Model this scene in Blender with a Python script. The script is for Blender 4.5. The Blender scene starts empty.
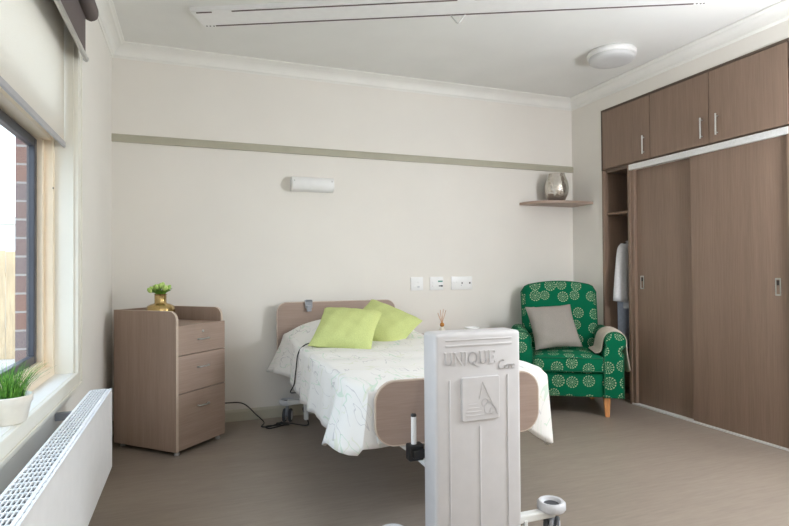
import bpy, bmesh, math, random
from mathutils import Vector, Matrix, Euler
random.seed(7)
C = bpy.context.scene.collection
PI = math.pi

# ------------------------------------------------------------------ materials
def lin(c):
    out = []
    for v in c:
        v = v / 255.0
        out.append(v / 12.92 if v <= .04045 else ((v + .055) / 1.055) ** 2.4)
    return (out[0], out[1], out[2], 1.0)

class NT:
    def __init__(s, m):
        s.t = m.node_tree; s.n = s.t.nodes; s.l = s.t.links
    def add(s, kind, **kw):
        n = s.n.new(kind)
        for k, v in kw.items():
            if k in n.inputs: n.inputs[k].default_value = v
            else: setattr(n, k, v)
        return n
    def link(s, a, b): s.l.new(a, b)
    def math(s, op, a, b=None, c=None):
        n = s.n.new('ShaderNodeMath'); n.operation = op
        for i, v in enumerate((a, b, c)):
            if v is None: continue
            if hasattr(v, 'is_linked') or hasattr(v, 'links'): s.l.new(v, n.inputs[i])
            else: n.inputs[i].default_value = v
        return n.outputs[0]
    def mix(s, f, a, b):
        n = s.n.new('ShaderNodeMix'); n.data_type = 'RGBA'
        for i, v in ((0, f), (6, a), (7, b)):
            if hasattr(v, 'links'): s.l.new(v, n.inputs[i])
            else: n.inputs[i].default_value = v
        return n.outputs[2]

def base_mat(name, col, rough=.5, metal=0.0, spec=.5, **kw):
    m = bpy.data.materials.new(name); m.use_nodes = True
    b = m.node_tree.nodes['Principled BSDF']
    b.inputs['Base Color'].default_value = lin(col)
    b.inputs['Roughness'].default_value = rough
    b.inputs['Metallic'].default_value = metal
    b.inputs['Specular IOR Level'].default_value = spec
    for k, v in kw.items(): b.inputs[k].default_value = v
    return m, NT(m), b

def speckle(name, col, rough=.5, amount=.06, scale=60, bump=0.0, bscale=300, metal=0.0, stretch=(1, 1, 1), spec=.5, **kw):
    """plain colour with faint procedural variation and optional fine bump"""
    m, t, b = base_mat(name, col, rough, metal, spec, **kw)
    tc = t.add('ShaderNodeTexCoord'); mp = t.add('ShaderNodeMapping'); mp.inputs['Scale'].default_value = stretch
    t.link(tc.outputs['Object'], mp.inputs['Vector'])
    ns = t.add('ShaderNodeTexNoise', Scale=scale, Detail=4.0); t.link(mp.outputs[0], ns.inputs['Vector'])
    lo = [max(0, c * (1 - amount)) for c in col]; hi = [min(255, c * (1 + amount)) for c in col]
    r = t.add('ShaderNodeValToRGB'); r.color_ramp.elements[0].position = .3; r.color_ramp.elements[1].position = .7
    r.color_ramp.elements[0].color = lin(lo); r.color_ramp.elements[1].color = lin(hi)
    t.link(ns.outputs['Fac'], r.inputs[0]); t.link(r.outputs[0], b.inputs['Base Color'])
    if bump:
        n2 = t.add('ShaderNodeTexNoise', Scale=bscale, Detail=2.0); t.link(mp.outputs[0], n2.inputs['Vector'])
        bp = t.add('ShaderNodeBump', Strength=bump, Distance=.002); t.link(n2.outputs['Fac'], bp.inputs['Height'])
        t.link(bp.outputs[0], b.inputs['Normal'])
    return m

M = {}
M['wall'] = speckle('wall_paint', (229, 225, 218), .7, .006, 3, .04, 500, spec=.3)
M['ceil'] = speckle('ceiling_paint', (228, 228, 225), .8, .01, 3, spec=.2)
M['trimw'] = speckle('trim_white', (232, 231, 226), .45, .01, 5)
M['rail'] = speckle('rail_paint', (172, 168, 150), .5, .02, 8)
M['skirt'] = speckle('skirting_paint', (186, 182, 166), .5, .02, 8)
M['arch'] = speckle('architrave_paint', (226, 223, 212), .4, .01, 6)
M['timber'] = speckle('window_timber', (232, 216, 192), .45, .015, 14, stretch=(1, .1, 1))
M['sash'] = speckle('dark_sash', (62, 64, 72), .4, .04, 20, spec=.5)
M['white'] = speckle('white_plastic', (233, 233, 232), .35, .01, 20)
M['column'] = speckle('moulded_plastic', (205, 203, 204), .38, .01, 20)
M['metalw'] = speckle('white_metal', (226, 228, 226), .35, .01, 20)
M['rad'] = speckle('radiator_enamel', (232, 232, 232), .35, .01, 20)
M['raddark'] = speckle('radiator_inside_shade', (34, 34, 36), .7, .05, 20)  # dark colour that supplies the shade inside the radiator
M['black'] = speckle('black_plastic', (20, 20, 22), .4, .1, 50)
M['rubber'] = speckle('grey_rubber', (70, 72, 76), .6, .05, 50)
M['greyp'] = speckle('grey_plastic', (150, 153, 160), .4, .03, 40)
M['ring'] = speckle('pale_grey_plastic', (206, 207, 210), .4, .03, 40)
M['steel'] = speckle('brushed_steel', (200, 200, 198), .3, .05, 200, metal=.9)
M['alum'] = speckle('silver_track', (222, 222, 220), .4, .03, 100, metal=.15)
M['gold'] = speckle('gold_glaze', (190, 164, 112), .22, .08, 20, metal=.9)
M['bottle'] = speckle('amber', (178, 120, 50), .2, .1, 50, spec=.6)
M['reed'] = speckle('reed', (196, 150, 112), .7, .1, 50)
M['pot'] = speckle('pot_ceramic', (232, 226, 214), .35, .02, 30)
M['soil'] = speckle('soil', (52, 40, 30), .9, .3, 200)
M['edge'] = speckle('pale_edging', (196, 178, 162), .4, .02, 40)
M['dark'] = speckle('screw_and_recess_shade', (40, 34, 30), .8, .05, 20)  # rail screw colour; also the shade coloured into the door pulls
M['blockout'] = speckle('blockout_fabric', (98, 88, 86), .85, .04, 200, .2, 800)
M['grecush'] = speckle('grey_linen', (150, 144, 137), .95, .05, 260, .5, 900, spec=.1)
M['throw'] = speckle('beige_knit', (196, 186, 172), .95, .06, 200, .6, 500, spec=.1)
M['shirt'] = speckle('pale_shirt', (214, 214, 216), .9, .03, 60, .3, 500, spec=.1)
M['shirt2'] = speckle('blue_shirt', (178, 184, 200), .9, .04, 60, .3, 500, spec=.1)
M['lime'] = speckle('lime_cotton', (194, 203, 136), .9, .04, 160, .4, 700, spec=.1)
M['legwood'] = speckle('beech', (212, 150, 96), .4, .08, 20, stretch=(6, 6, 1))
M['fence'] = speckle('fence_timber', (186, 160, 124), .8, .1, 6, stretch=(4, 4, .4))
M['render'] = speckle('white_render', (236, 234, 228), .8, .02, 2)
M['paving'] = speckle('paving', (186, 180, 172), .85, .05, 3)
M['clay'] = speckle('clay_paving', (168, 128, 110), .85, .12, 9)
M['kerb'] = speckle('kerb', (226, 222, 214), .8, .03, 5)

def laminate(name, a, b_, axis='Z', rough=.42):
    """woodgrain laminate: fine streaks along one axis"""
    m, t, b = base_mat(name, a, rough, spec=.4)
    tc = t.add('ShaderNodeTexCoord'); mp = t.add('ShaderNodeMapping')
    mp.inputs['Scale'].default_value = {'Z': (1, 1, .03), 'X': (.03, 1, 1), 'Y': (1, .03, 1)}[axis]
    t.link(tc.outputs['Object'], mp.inputs['Vector'])
    n1 = t.add('ShaderNodeTexNoise', Scale=150.0, Detail=5.0, Roughness=.6); t.link(mp.outputs[0], n1.inputs['Vector'])
    n2 = t.add('ShaderNodeTexNoise', Scale=14.0, Detail=2.0); t.link(mp.outputs[0], n2.inputs['Vector'])
    s = t.math('ADD', t.math('MULTIPLY', n1.outputs['Fac'], .6), t.math('MULTIPLY', n2.outputs['Fac'], .4))
    r = t.add('ShaderNodeValToRGB'); r.color_ramp.elements[0].position = .36; r.color_ramp.elements[1].position = .64
    r.color_ramp.elements[0].color = lin(a); r.color_ramp.elements[1].color = lin(b_)
    t.link(s, r.inputs[0]); t.link(r.outputs[0], b.inputs['Base Color'])
    return m
M['lam'] = laminate('taupe_laminate', (146, 125, 112), (164, 143, 129))
M['lamx'] = laminate('taupe_laminate_across', (150, 129, 116), (168, 147, 133), 'X')
M['ward'] = laminate('wardrobe_laminate', (124, 103, 88), (139, 117, 101))
M['wardin'] = laminate('wardrobe_inside', (112, 94, 82), (122, 103, 90))
M['board'] = laminate('bed_board_laminate', (150, 130, 119), (164, 144, 132), 'X')

def vinyl():
    m, t, b = base_mat('vinyl_floor', (140, 127, 115), .36, spec=.45)
    tc = t.add('ShaderNodeTexCoord'); mp = t.add('ShaderNodeMapping'); mp.inputs['Scale'].default_value = (.12, 1, 1)
    mp.inputs['Rotation'].default_value = (0, 0, 0)
    t.link(tc.outputs['Object'], mp.inputs['Vector'])
    n1 = t.add('ShaderNodeTexNoise', Scale=55.0, Detail=6.0, Roughness=.65); t.link(mp.outputs[0], n1.inputs['Vector'])
    n2 = t.add('ShaderNodeTexNoise', Scale=7.0, Detail=2.0); t.link(mp.outputs[0], n2.inputs['Vector'])
    s = t.math('ADD', t.math('MULTIPLY', n1.outputs['Fac'], .7), t.math('MULTIPLY', n2.outputs['Fac'], .3))
    r = t.add('ShaderNodeValToRGB'); r.color_ramp.elements[0].position = .34; r.color_ramp.elements[1].position = .66
    r.color_ramp.elements[0].color = lin((133, 121, 111)); r.color_ramp.elements[1].color = lin((150, 138, 126))
    t.link(s, r.inputs[0]); t.link(r.outputs[0], b.inputs['Base Color'])
    return m
M['floor'] = vinyl()

def brick():
    m, t, b = base_mat('brickwork', (140, 100, 90), .85)
    tc = t.add('ShaderNodeTexCoord')
    sx = t.add('ShaderNodeSeparateXYZ'); t.link(tc.outputs['Object'], sx.inputs[0])
    cx = t.add('ShaderNodeCombineXYZ')
    t.link(t.math('ADD', sx.outputs['X'], sx.outputs['Y']), cx.inputs['X']); t.link(sx.outputs['Z'], cx.inputs['Y'])
    br = t.add('ShaderNodeTexBrick', Scale=1.0)
    br.inputs['Brick Width'].default_value = .24; br.inputs['Row Height'].default_value = .086; br.inputs['Mortar Size'].default_value = .005
    br.inputs['Color1'].default_value = lin((138, 96, 88)); br.inputs['Color2'].default_value = lin((112, 106, 116))
    br.inputs['Mortar'].default_value = lin((176, 172, 170))
    t.link(cx.outputs[0], br.inputs['Vector']); t.link(br.outputs['Color'], b.inputs['Base Color'])
    return m
M['brick'] = brick()

def glass_pane():
    m = bpy.data.materials.new('window_glass'); m.use_nodes = True
    t = NT(m); t.n.clear()
    o = t.add('ShaderNodeOutputMaterial'); tr = t.add('ShaderNodeBsdfTransparent'); gl = t.add('ShaderNodeBsdfGlossy', Roughness=.02)
    tr.inputs['Color'].default_value = (.93, .95, .95, 1)
    lw = t.add('ShaderNodeLayerWeight', Blend=.5); mx = t.add('ShaderNodeMixShader')
    t.link(t.math('ADD', t.math('MULTIPLY', t.math('POWER', lw.outputs['Facing'], 5.0), .45), .03), mx.inputs[0]); t.link(tr.outputs[0], mx.inputs[1]); t.link(gl.outputs[0], mx.inputs[2]); t.link(mx.outputs[0], o.inputs[0])
    return m
M['glass'] = glass_pane()

def smoked():
    m, t, b = base_mat('mirrored_glass', (205, 200, 192), .08, metal=.85)
    tc = t.add('ShaderNodeTexCoord'); n = t.add('ShaderNodeTexNoise', Scale=38.0, Detail=2.0); t.link(tc.outputs['Object'], n.inputs['Vector'])
    bp = t.add('ShaderNodeBump', Strength=.8, Distance=.01); t.link(n.outputs['Fac'], bp.inputs['Height']); t.link(bp.outputs[0], b.inputs['Normal'])
    return m
M['mirror'] = smoked()

def sheer():
    m = bpy.data.materials.new('sheer_blind_fabric'); m.use_nodes = True
    t = NT(m); t.n.clear()
    o = t.add('ShaderNodeOutputMaterial'); d = t.add('ShaderNodeBsdfDiffuse'); tl = t.add('ShaderNodeBsdfTranslucent'); mx = t.add('ShaderNodeMixShader')
    tc = t.add('ShaderNodeTexCoord'); n = t.add('ShaderNodeTexNoise', Scale=260.0); t.link(tc.outputs['Object'], n.inputs['Vector'])
    col = t.mix(n.outputs['Fac'], lin((226, 220, 210)), lin((240, 236, 228)))
    t.link(col, d.inputs['Color']); t.link(col, tl.inputs['Color'])
    mx.inputs[0].default_value = .55
    t.link(d.outputs[0], mx.inputs[1]); t.link(tl.outputs[0], mx.inputs[2]); t.link(mx.outputs[0], o.inputs[0])
    return m
M['sheer'] = sheer()

def dandelion():
    """green cloth with printed seed-head circles; pattern runs in box-mapped UVs"""
    m, t, b = base_mat('dandelion_cloth', (0, 118, 76), .85, spec=.15)
    uv = t.add('ShaderNodeUVMap'); uv.uv_map = 'UVMap'
    sc = t.add('ShaderNodeVectorMath'); sc.operation = 'SCALE'; sc.inputs['Scale'].default_value = 1 / .122
    t.link(uv.outputs[0], sc.inputs[0])
    vo = t.add('ShaderNodeTexVoronoi'); vo.voronoi_dimensions = '2D'; vo.inputs['Scale'].default_value = 1.0; vo.inputs['Randomness'].default_value = .45
    t.link(sc.outputs[0], vo.inputs['Vector'])
    sub = t.add('ShaderNodeVectorMath'); sub.operation = 'SUBTRACT'; t.link(sc.outputs[0], sub.inputs[0]); t.link(vo.outputs['Position'], sub.inputs[1])
    sp = t.add('ShaderNodeSeparateXYZ'); t.link(sub.outputs[0], sp.inputs[0])
    ang = t.math('ARCTAN2', sp.outputs['Y'], sp.outputs['X']); d = vo.outputs['Distance']
    wid = t.add('ShaderNodeSeparateColor'); t.link(vo.outputs['Color'], wid.inputs[0])
    rad = t.math('ADD', t.math('MULTIPLY', wid.outputs[0], .08), .31)
    nz = t.math('DIVIDE', d, rad)
    def band(lo, hi): return t.math('MULTIPLY', t.math('GREATER_THAN', nz, lo), t.math('LESS_THAN', nz, hi))
    spokes = t.math('MULTIPLY', t.math('GREATER_THAN', t.math('SINE', t.math('MULTIPLY', ang, 12)), .72), band(.22, .72))
    dots = t.math('MULTIPLY', t.math('GREATER_THAN', t.math('SINE', t.math('MULTIPLY', ang, 13)), -.3), band(.82, 1.0))
    f = t.math('MAXIMUM', t.math('MAXIMUM', spokes, dots), band(-1, .14))
    f = t.math('MULTIPLY', f, .8)
    col = t.mix(f, lin((0, 100, 68)), lin((178, 192, 158)))
    t.link(col, b.inputs['Base Color'])
    return m
M['green'] = dandelion()
M['piping'] = speckle('green_piping', (0, 92, 60), .8, .05, 90)

def coverlet_mat():
    """off-white cotton with faint printed grasses in mint and grey"""
    m, t, b = base_mat('coverlet_cotton', (232, 230, 226), .85, spec=.15)
    tc = t.add('ShaderNodeTexCoord')
    col = lin((233, 231, 227))
    def strokes(scale, off, width, stretch, rot):
        mp = t.add('ShaderNodeMapping'); mp.inputs['Scale'].default_value = stretch; mp.inputs['Location'].default_value = off; mp.inputs['Rotation'].default_value = (0, 0, rot)
        t.link(tc.outputs['UV'], mp.inputs['Vector'])
        n = t.add('ShaderNodeTexNoise', Scale=scale, Detail=1.5, Distortion=.5); t.link(mp.outputs[0], n.inputs['Vector'])
        line = t.math('LESS_THAN', t.math('ABSOLUTE', t.math('SUBTRACT', n.outputs['Fac'], .5)), width)
        n2 = t.add('ShaderNodeTexNoise', Scale=scale * .9, Detail=0.0)
        mp2 = t.add('ShaderNodeMapping'); mp2.inputs['Location'].default_value = (off[0] + 9, 4, 0); t.link(tc.outputs['UV'], mp2.inputs['Vector']); t.link(mp2.outputs[0], n2.inputs['Vector'])
        return t.math('MULTIPLY', line, t.math('GREATER_THAN', n2.outputs['Fac'], .5))
    c1 = t.mix(t.math('MULTIPLY', strokes(5.0, (3, 1, 0), .013, (2.4, .55, 1), .5), .36), col, lin((158, 205, 170)))
    c2 = t.mix(t.math('MULTIPLY', strokes(7.0, (7, 2, 0), .008, (2.0, .5, 1), .6), .40), c1, lin((150, 146, 156)))
    c3 = t.mix(t.math('MULTIPLY', strokes(9.0, (1, 8, 0), .010, (.8, .8, 1), -.3), .3), c2, lin((200, 206, 160)))
    t.link(c3, b.inputs['Base Color'])
    return m
M['coverlet'] = coverlet_mat()

def leaf(name, lo, hi):
    m, t, b = base_mat(name, hi, .5)
    tc = t.add('ShaderNodeTexCoord'); n = t.add('ShaderNodeTexNoise', Scale=60.0); t.link(tc.outputs['Object'], n.inputs['Vector'])
    r = t.add('ShaderNodeValToRGB'); r.color_ramp.elements[0].position = .35; r.color_ramp.elements[1].position = .65
    r.color_ramp.elements[0].color = lin(lo); r.color_ramp.elements[1].color = lin(hi)
    t.link(n.outputs['Fac'], r.inputs[0]); t.link(r.outputs[0], b.inputs['Base Color']); return m
M['grass'] = leaf('grass_blade', (52, 110, 34), (120, 176, 66))
M['bud'] = leaf('tulip_bud', (150, 196, 84), (206, 222, 140))
M['leafd'] = leaf('bud_leaf', (60, 112, 30), (110, 160, 50))

def emit(name, col, s):
    m = bpy.data.materials.new(name); m.use_nodes = True; t = NT(m); t.n.clear()
    o = t.add('ShaderNodeOutputMaterial'); e = t.add('ShaderNodeEmission', Strength=s); e.inputs['Color'].default_value = lin(col)
    t.link(e.outputs[0], o.inputs[0]); return m
M['lit'] = emit('added_panel_glow', (255, 250, 242), 2.0)  # glow of the added ceiling panels

# ------------------------------------------------------------------ mesh helpers
def bm_new(): return bmesh.new()
def box(bm, x0, x1, y0, y1, z0, z1, bev=0.0, seg=2, mat=None):
    r = bmesh.ops.create_cube(bm, size=1)
    vs = r['verts']
    bmesh.ops.scale(bm, verts=vs, vec=(abs(x1 - x0), abs(y1 - y0), abs(z1 - z0)))
    bmesh.ops.translate(bm, verts=vs, vec=((x0 + x1) / 2, (y0 + y1) / 2, (z0 + z1) / 2))
    if bev:
        es = list({e for v in vs for e in v.link_edges})
        r2 = bmesh.ops.bevel(bm, geom=es, offset=bev, segments=seg, profile=.5, affect='EDGES')
        vs = list({v for f in r2['faces'] for v in f.verts} | {v for v in vs if v.is_valid})
    if mat is not None: bmesh.ops.transform(bm, matrix=mat, verts=[v for v in vs if v.is_valid])
    return bm
def prism(bm, pts, axis, a, b, bev=0.0):
    """polygon (2-D points) extruded between a and b along axis"""
    def P(p, w):
        return {'X': (w, p[0], p[1]), 'Y': (p[0], w, p[1]), 'Z': (p[0], p[1], w)}[axis]
    va = [bm.verts.new(P(p, a)) for p in pts]; vb = [bm.verts.new(P(p, b)) for p in pts]
    n = len(pts)
    fs = [bm.faces.new(va), bm.faces.new(vb[::-1])]
    for i in range(n): fs.append(bm.faces.new((va[i], vb[i], vb[(i + 1) % n], va[(i + 1) % n])))
    if bev:
        es = [e for f in fs[:2] for e in f.edges]
        bmesh.ops.bevel(bm, geom=es, offset=bev, segments=2, profile=.5, affect='EDGES')
    return bm
def rrect(x0, x1, y0, y1, r, n=6, corners=(1, 1, 1, 1)):
    """rounded rectangle outline; corners = BL, BR, TR, TL"""
    out = []
    for (cx, cy, a0, on) in ((x0, y0, PI, corners[0]), (x1, y0, 1.5 * PI, corners[1]), (x1, y1, 0, corners[2]), (x0, y1, .5 * PI, corners[3])):
        if not on: out.append((cx, cy)); continue
        ox = cx + (r if cx == x0 else -r); oy = cy + (r if cy == y0 else -r)
        for i in range(n + 1):
            a = a0 + .5 * PI * i / n
            out.append((ox + r * math.cos(a), oy + r * math.sin(a)))
    return out
def lathe(bm, prof, cx=0, cy=0, seg=32, cap=True):
    rings = []
    for (r, z) in prof:
        rings.append([bm.verts.new((cx + r * math.cos(2 * PI * i / seg), cy + r * math.sin(2 * PI * i / seg), z)) for i in range(seg)])
    for a, b in zip(rings, rings[1:]):
        for i in range(seg): bm.faces.new((a[i], a[(i + 1) % seg], b[(i + 1) % seg], b[i]))
    if cap:
        bm.faces.new(rings[0][::-1]); bm.faces.new(rings[-1])
    return bm
def smooth_path(pts, sub=6):
    pts = [Vector(p) for p in pts]; out = []
    P = [pts[0] * 2 - pts[1]] + pts + [pts[-1] * 2 - pts[-2]]
    for i in range(1, len(P) - 2):
        for k in range(sub):
            t = k / sub
            a, b, c, d = P[i - 1], P[i], P[i + 1], P[i + 2]
            out.append(.5 * ((2 * b) + (c - a) * t + (2 * a - 5 * b + 4 * c - d) * t * t + (3 * b - a - 3 * c + d) * t ** 3))
    out.append(pts[-1]); return out
def tube(bm, pts, r, seg=10, radii=None):
    pts = [Vector(p) for p in pts]; n = len(pts); rings = []
    prev = None
    for i, p in enumerate(pts):
        d = (pts[min(i + 1, n - 1)] - pts[max(i - 1, 0)]).normalized()
        u = d.cross(Vector((0, 0, 1)) if abs(d.z) < .95 else Vector((1, 0, 0))).normalized()
        if prev is not None:
            u2 = prev - d * prev.dot(d)
            if u2.length > 1e-4: u = u2.normalized()
        prev = u; v = d.cross(u); rr = radii[i] if radii else r
        rings.append([bm.verts.new(p + (u * math.cos(2 * PI * k / seg) + v * math.sin(2 * PI * k / seg)) * rr) for k in range(seg)])
    for a, b in zip(rings, rings[1:]):
        for k in range(seg): bm.faces.new((a[k], a[(k + 1) % seg], b[(k + 1) % seg], b[k]))
    bm.faces.new(rings[0][::-1]); bm.faces.new(rings[-1])
    return bm
def sphere(bm, c, r, sc=(1, 1, 1), seg=16):
    m = Matrix.Translation(c) @ Matrix.Diagonal((sc[0], sc[1], sc[2], 1))
    bmesh.ops.create_uvsphere(bm, u_segments=seg, v_segments=max(6, seg // 2), radius=r, matrix=m); return bm
def sheet(bm, grid):
    """grid[i][j] of points -> quads; returns vertex grid"""
    V = [[bm.verts.new(p) for p in row] for row in grid]
    for i in range(len(V) - 1):
        for j in range(len(V[0]) - 1):
            bm.faces.new((V[i][j], V[i + 1][j], V[i + 1][j + 1], V[i][j + 1]))
    return V
def obj(name, bm, mat, parent=None, smooth=False, recalc=True, angle=None):
    if recalc: bmesh.ops.recalc_face_normals(bm, faces=bm.faces)
    me = bpy.data.meshes.new(name); bm.to_mesh(me); bm.free()
    if isinstance(mat, str): mat = M[mat]
    me.materials.append(mat)
    if smooth or angle:
        for p in me.polygons: p.use_smooth = True
        me.set_sharp_from_angle(angle=angle or math.radians(50))
    o = bpy.data.objects.new(name, me); C.objects.link(o)
    if parent: o.parent = parent
    return o
def thing(name, label, cat, loc=(0, 0, 0), rotz=0, group=None):
    o = bpy.data.objects.new(name, None); C.objects.link(o); o.empty_display_size = .1
    o.location = loc; o.rotation_euler = (0, 0, rotz); o['label'] = label; o['category'] = cat
    if group: o['group'] = group
    return o
def tag(o, label, cat, group=None, kind=None):
    o['label'] = label; o['category'] = cat
    if group: o['group'] = group
    if kind: o['kind'] = kind
    return o
def struct(name, bm, mat, parent=None, smooth=False):
    o = obj(name, bm, mat, parent, smooth)
    if not parent: o['kind'] = 'structure'
    return o
def subsurf(o, lv=1):
    m = o.modifiers.new('Subdivision', 'SUBSURF'); m.levels = lv; m.render_levels = lv; return o
def solid(o, t, off=0):
    m = o.modifiers.new('Solidify', 'SOLIDIFY'); m.thickness = t; m.offset = off; return o
def box_uv(o):
    me = o.data; uv = me.uv_layers.new(name='UVMap')
    for p in me.polygons:
        n = p.normal; ax = max(range(3), key=lambda i: abs(n[i]))
        for li in p.loop_indices:
            v = me.vertices[me.loops[li].vertex_index].co
            uv.data[li].uv = {0: (v.y + 3.1, v.z), 1: (v.x, v.z), 2: (v.x, v.y + 1.7)}[ax]
    return o

# ------------------------------------------------------------------ room dimensions (metres; camera stands at x = y = 0)
XL, XR, D, YB, H = -.5235, 3.4195, 4.2636, -2.2, 2.735
XO = -.765                         # outer face of the window wall
WY0, WY1, WZ0, WZ1 = .75, 2.95, .65, 2.42   # window opening

# floor, ceiling
struct('floor', box(bm_new(), XL - .3, 4.2, YB - .2, D + .2, -.12, 0), 'floor')
struct('ceiling', box(bm_new(), XL - .3, 4.2, YB - .2, D + .2, H, H + .12), 'ceil')
struct('wall_back', box(bm_new(), XL - .24, 4.2, D, D + .15, 0, H), 'wall')
# left wall with window opening: inner leaf plaster, outer leaf brick
bm = bm_new()
box(bm, XL - .12, XL, YB, WY0, 0, H); box(bm, XL - .12, XL, WY1, D, 0, H)
box(bm, XL - .12, XL, WY0, WY1, 0, WZ0); box(bm, XL - .12, XL, WY0, WY1, WZ1, H)
struct('wall_left', bm, 'wall')
bm = bm_new()
box(bm, XO, XL - .12, YB, WY0 - .03, -.4, 2.9); box(bm, XO, XL - .12, WY1 + .02, D + .3, -.4, 2.9)
box(bm, XO, XL - .12, WY0 - .03, WY1 + .02, -.4, WZ0 - .02); box(bm, XO, XL - .12, WY0 - .03, WY1 + .02, WZ1 - .06, 2.9)
struct('wall_outside', bm, 'brick')
# right wall: pieces around the built-in wardrobe and the added second window
W0, W1, WT = 2.24, 3.863, 2.53
V0, V1, VZ0, VZ1 = .15, 1.75, .85, 2.25
bm = bm_new()
box(bm, XR, XR + .75, W1, D, 0, H)
box(bm, XR, XR + .75, W0, W1, WT, H)
box(bm, XR, XR + .12, V1, W0, 0, H); box(bm, XR, XR + .12, YB, V0, 0, H)
box(bm, XR, XR + .12, V0, V1, 0, VZ0); box(bm, XR, XR + .12, V0, V1, VZ1, H)
box(bm, XR + .65, XR + .75, V1, W1, 0, WT)
struct('wall_right', bm, 'wall')
# wall behind the camera with a plain door
bm = bm_new()
box(bm, XL - .24, .9, YB - .12, YB, 0, H); box(bm, 1.85, 4.2, YB - .12, YB, 0, H); box(bm, .9, 1.85, YB - .12, YB, 2.08, H)
struct('wall_front', bm, 'wall')
dr = struct('door_1', box(bm_new(), .9, 1.85, YB - .09, YB - .04, 0.005, 2.08, .003), 'lam')
obj('door_handle', tube(bm_new(), smooth_path([(1.76, YB - .04, 1), (1.76, YB + .02, 1), (1.74, YB + .03, 1), (1.64, YB + .03, 1)], 4), .009), 'steel', dr, True)

# cornices
def cornice(name, p0, p1, inward):
    """cove moulding swept from p0 to p1 (2-D), inward = unit normal into the room"""
    p0, p1, n = Vector((*p0, 0)), Vector((*p1, 0)), Vector((*inward, 0))
    prof = [(0, -.094), (.006, -.094), (.010, -.086), (.018, -.080)]
    for i in range(7):
        a = PI / 2 * i / 6
        prof.append((.018 + .052 * (1 - math.cos(a)), -.080 + .060 * math.sin(a)))
    prof += [(.078, -.014), (.090, -.010), (.090, .001), (0, .001)]
    bm = bm_new(); rows = []
    for p, s in ((p0, 1), (p1, -1)):
        t = (p1 - p0).normalized() * s
        rows.append([bm.verts.new(p + n * d + t * d * 0 + t * d + Vector((0, 0, H + z))) for d, z in prof])
    k = len(prof)
    for i in range(k): bm.faces.new((rows[0][i], rows[1][i], rows[1][(i + 1) % k], rows[0][(i + 1) % k]))
    bm.faces.new(rows[0]); bm.faces.new(rows[1][::-1])
    struct(name, bm, 'trimw')
cornice('trim_1', (XL, D), (XR, D), (0, -1)); cornice('trim_2', (XL, YB), (XL, D), (1, 0)); cornice('trim_3', (XR, D), (XR, YB), (-1, 0))
cornice('trim_4', (XR, YB), (XL, YB), (0, 1))
# picture rail on the back wall, skirting
struct('trim_5', prism(bm_new(), [(D + .001, 2.046), (D - .018, 2.046), (D - .018, 2.088), (D - .012, 2.096), (D - .010, 2.103), (D + .001, 2.103)], 'X', XL, XR), 'rail')
skp = [(0, 0), (.014, 0), (.014, .068), (.008, .084), (0, .086)]
struct('baseboard_back', prism(bm_new(), [(D - a, b) for a, b in skp], 'X', XL, XR), 'skirt')
struct('baseboard_left', prism(bm_new(), [(XL + a, b) for a, b in skp], 'Y', YB, D - .015), 'skirt')
bm = bm_new(); prism(bm, [(XR - a, b) for a, b in skp], 'Y', W1, D - .015); prism(bm, [(XR - a, b) for a, b in skp], 'Y', YB, W0)
struct('baseboard_right', bm, 'skirt')

# ------------------------------------------------------------------ window 1 (left wall)
FX = -.60                                   # room-side face of the timber frame
win = bpy.data.objects.new('window_1', None); C.objects.link(win); win['kind'] = 'structure'
bm = bm_new()                               # architrave: four flat boards with a bead
xa, xb = XL - .001, XL + .0185
ow = .092
box(bm, xa, xb, WY1, WY1 + ow, WZ0 - .075, WZ1 + ow, .004); box(bm, xa, xb, WY0 - ow, WY0, WZ0 - .075, WZ1 + ow, .004)
box(bm, xa, xb, WY0, WY1, WZ1, WZ1 + ow, .004); box(bm, xa, xb, WY0 + .0005, WY1 - .0005, WZ0 - .075, WZ0 + .001, .004)
box(bm, xb - .002, xb + .006, WY1 + ow - .03, WY1 + ow - .004, WZ0 - .07, WZ1 + ow - .005, .003)
box(bm, xb - .002, xb + .006, WY0 - ow + .004, WY1 + ow - .0305, WZ0 - .071, WZ0 - .05, .003)
obj('architrave', bm, 'arch', win)
bm = bm_new()                               # white reveal boards + sill
box(bm, FX - .02, XL, WY1 - .012, WY1 + .001, WZ0, WZ1); box(bm, FX - .02, XL, WY0 - .001, WY0 + .012, WZ0, WZ1)
box(bm, FX - .02, XL, WY0, WY1, WZ1 - .012, WZ1 + .001)
obj('reveal', bm, 'arch', win)
obj('window_sill', box(bm_new(), FX - .02, XL + .001, WY0 + .001, WY1 - .001, WZ0 - .008, WZ0 + .003, .001), 'trimw', win)
bm = bm_new()                               # timber frame with stepped stops and transom
y0, y1, z0, z1 = WY0 + .012, WY1 - .012, WZ0, WZ1 - .012
for (xf, xr, w) in ((FX, FX - .06, .034), (FX - .035, FX - .085, .062)):
    box(bm, xr, xf, y1 - w, y1, z0, z1, .003); box(bm, xr, xf, y0, y0 + w, z0, z1, .003)
    box(bm, xr, xf, y0 + w, y1 - w, z0, z0 + w + .01, .003); box(bm, xr, xf, y0 + w, y1 - w, z1 - w - .14, z1, .003)
box(bm, FX - .085, FX - .004, y0 + .03, y1 - .03, 1.74, 1.81, .003)
obj('window_frame', bm, 'timber', win)
def sash(z0s, z1s):
    bm = bm_new(); a, b = y0 + .060, y1 - .060; xf, xr = FX - .058, FX - .090; w = .038
    box(bm, xr, xf, b - w, b, z0s, z1s, .004); box(bm, xr, xf, a, a + w, z0s, z1s, .004)
    box(bm, xr, xf, a + w, b - w, z0s, z0s + w, .004); box(bm, xr, xf, a + w, b - w, z1s - w, z1s, .004)
    mid = (a + b) / 2
    s = obj('sash', bm, 'sash', win)
    obj('pane', box(bm_new(), xr + .016, xr + .020, a + w - .005, b - w + .005, z0s + w - .005, z1s - w + .005), 'glass', s)
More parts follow.
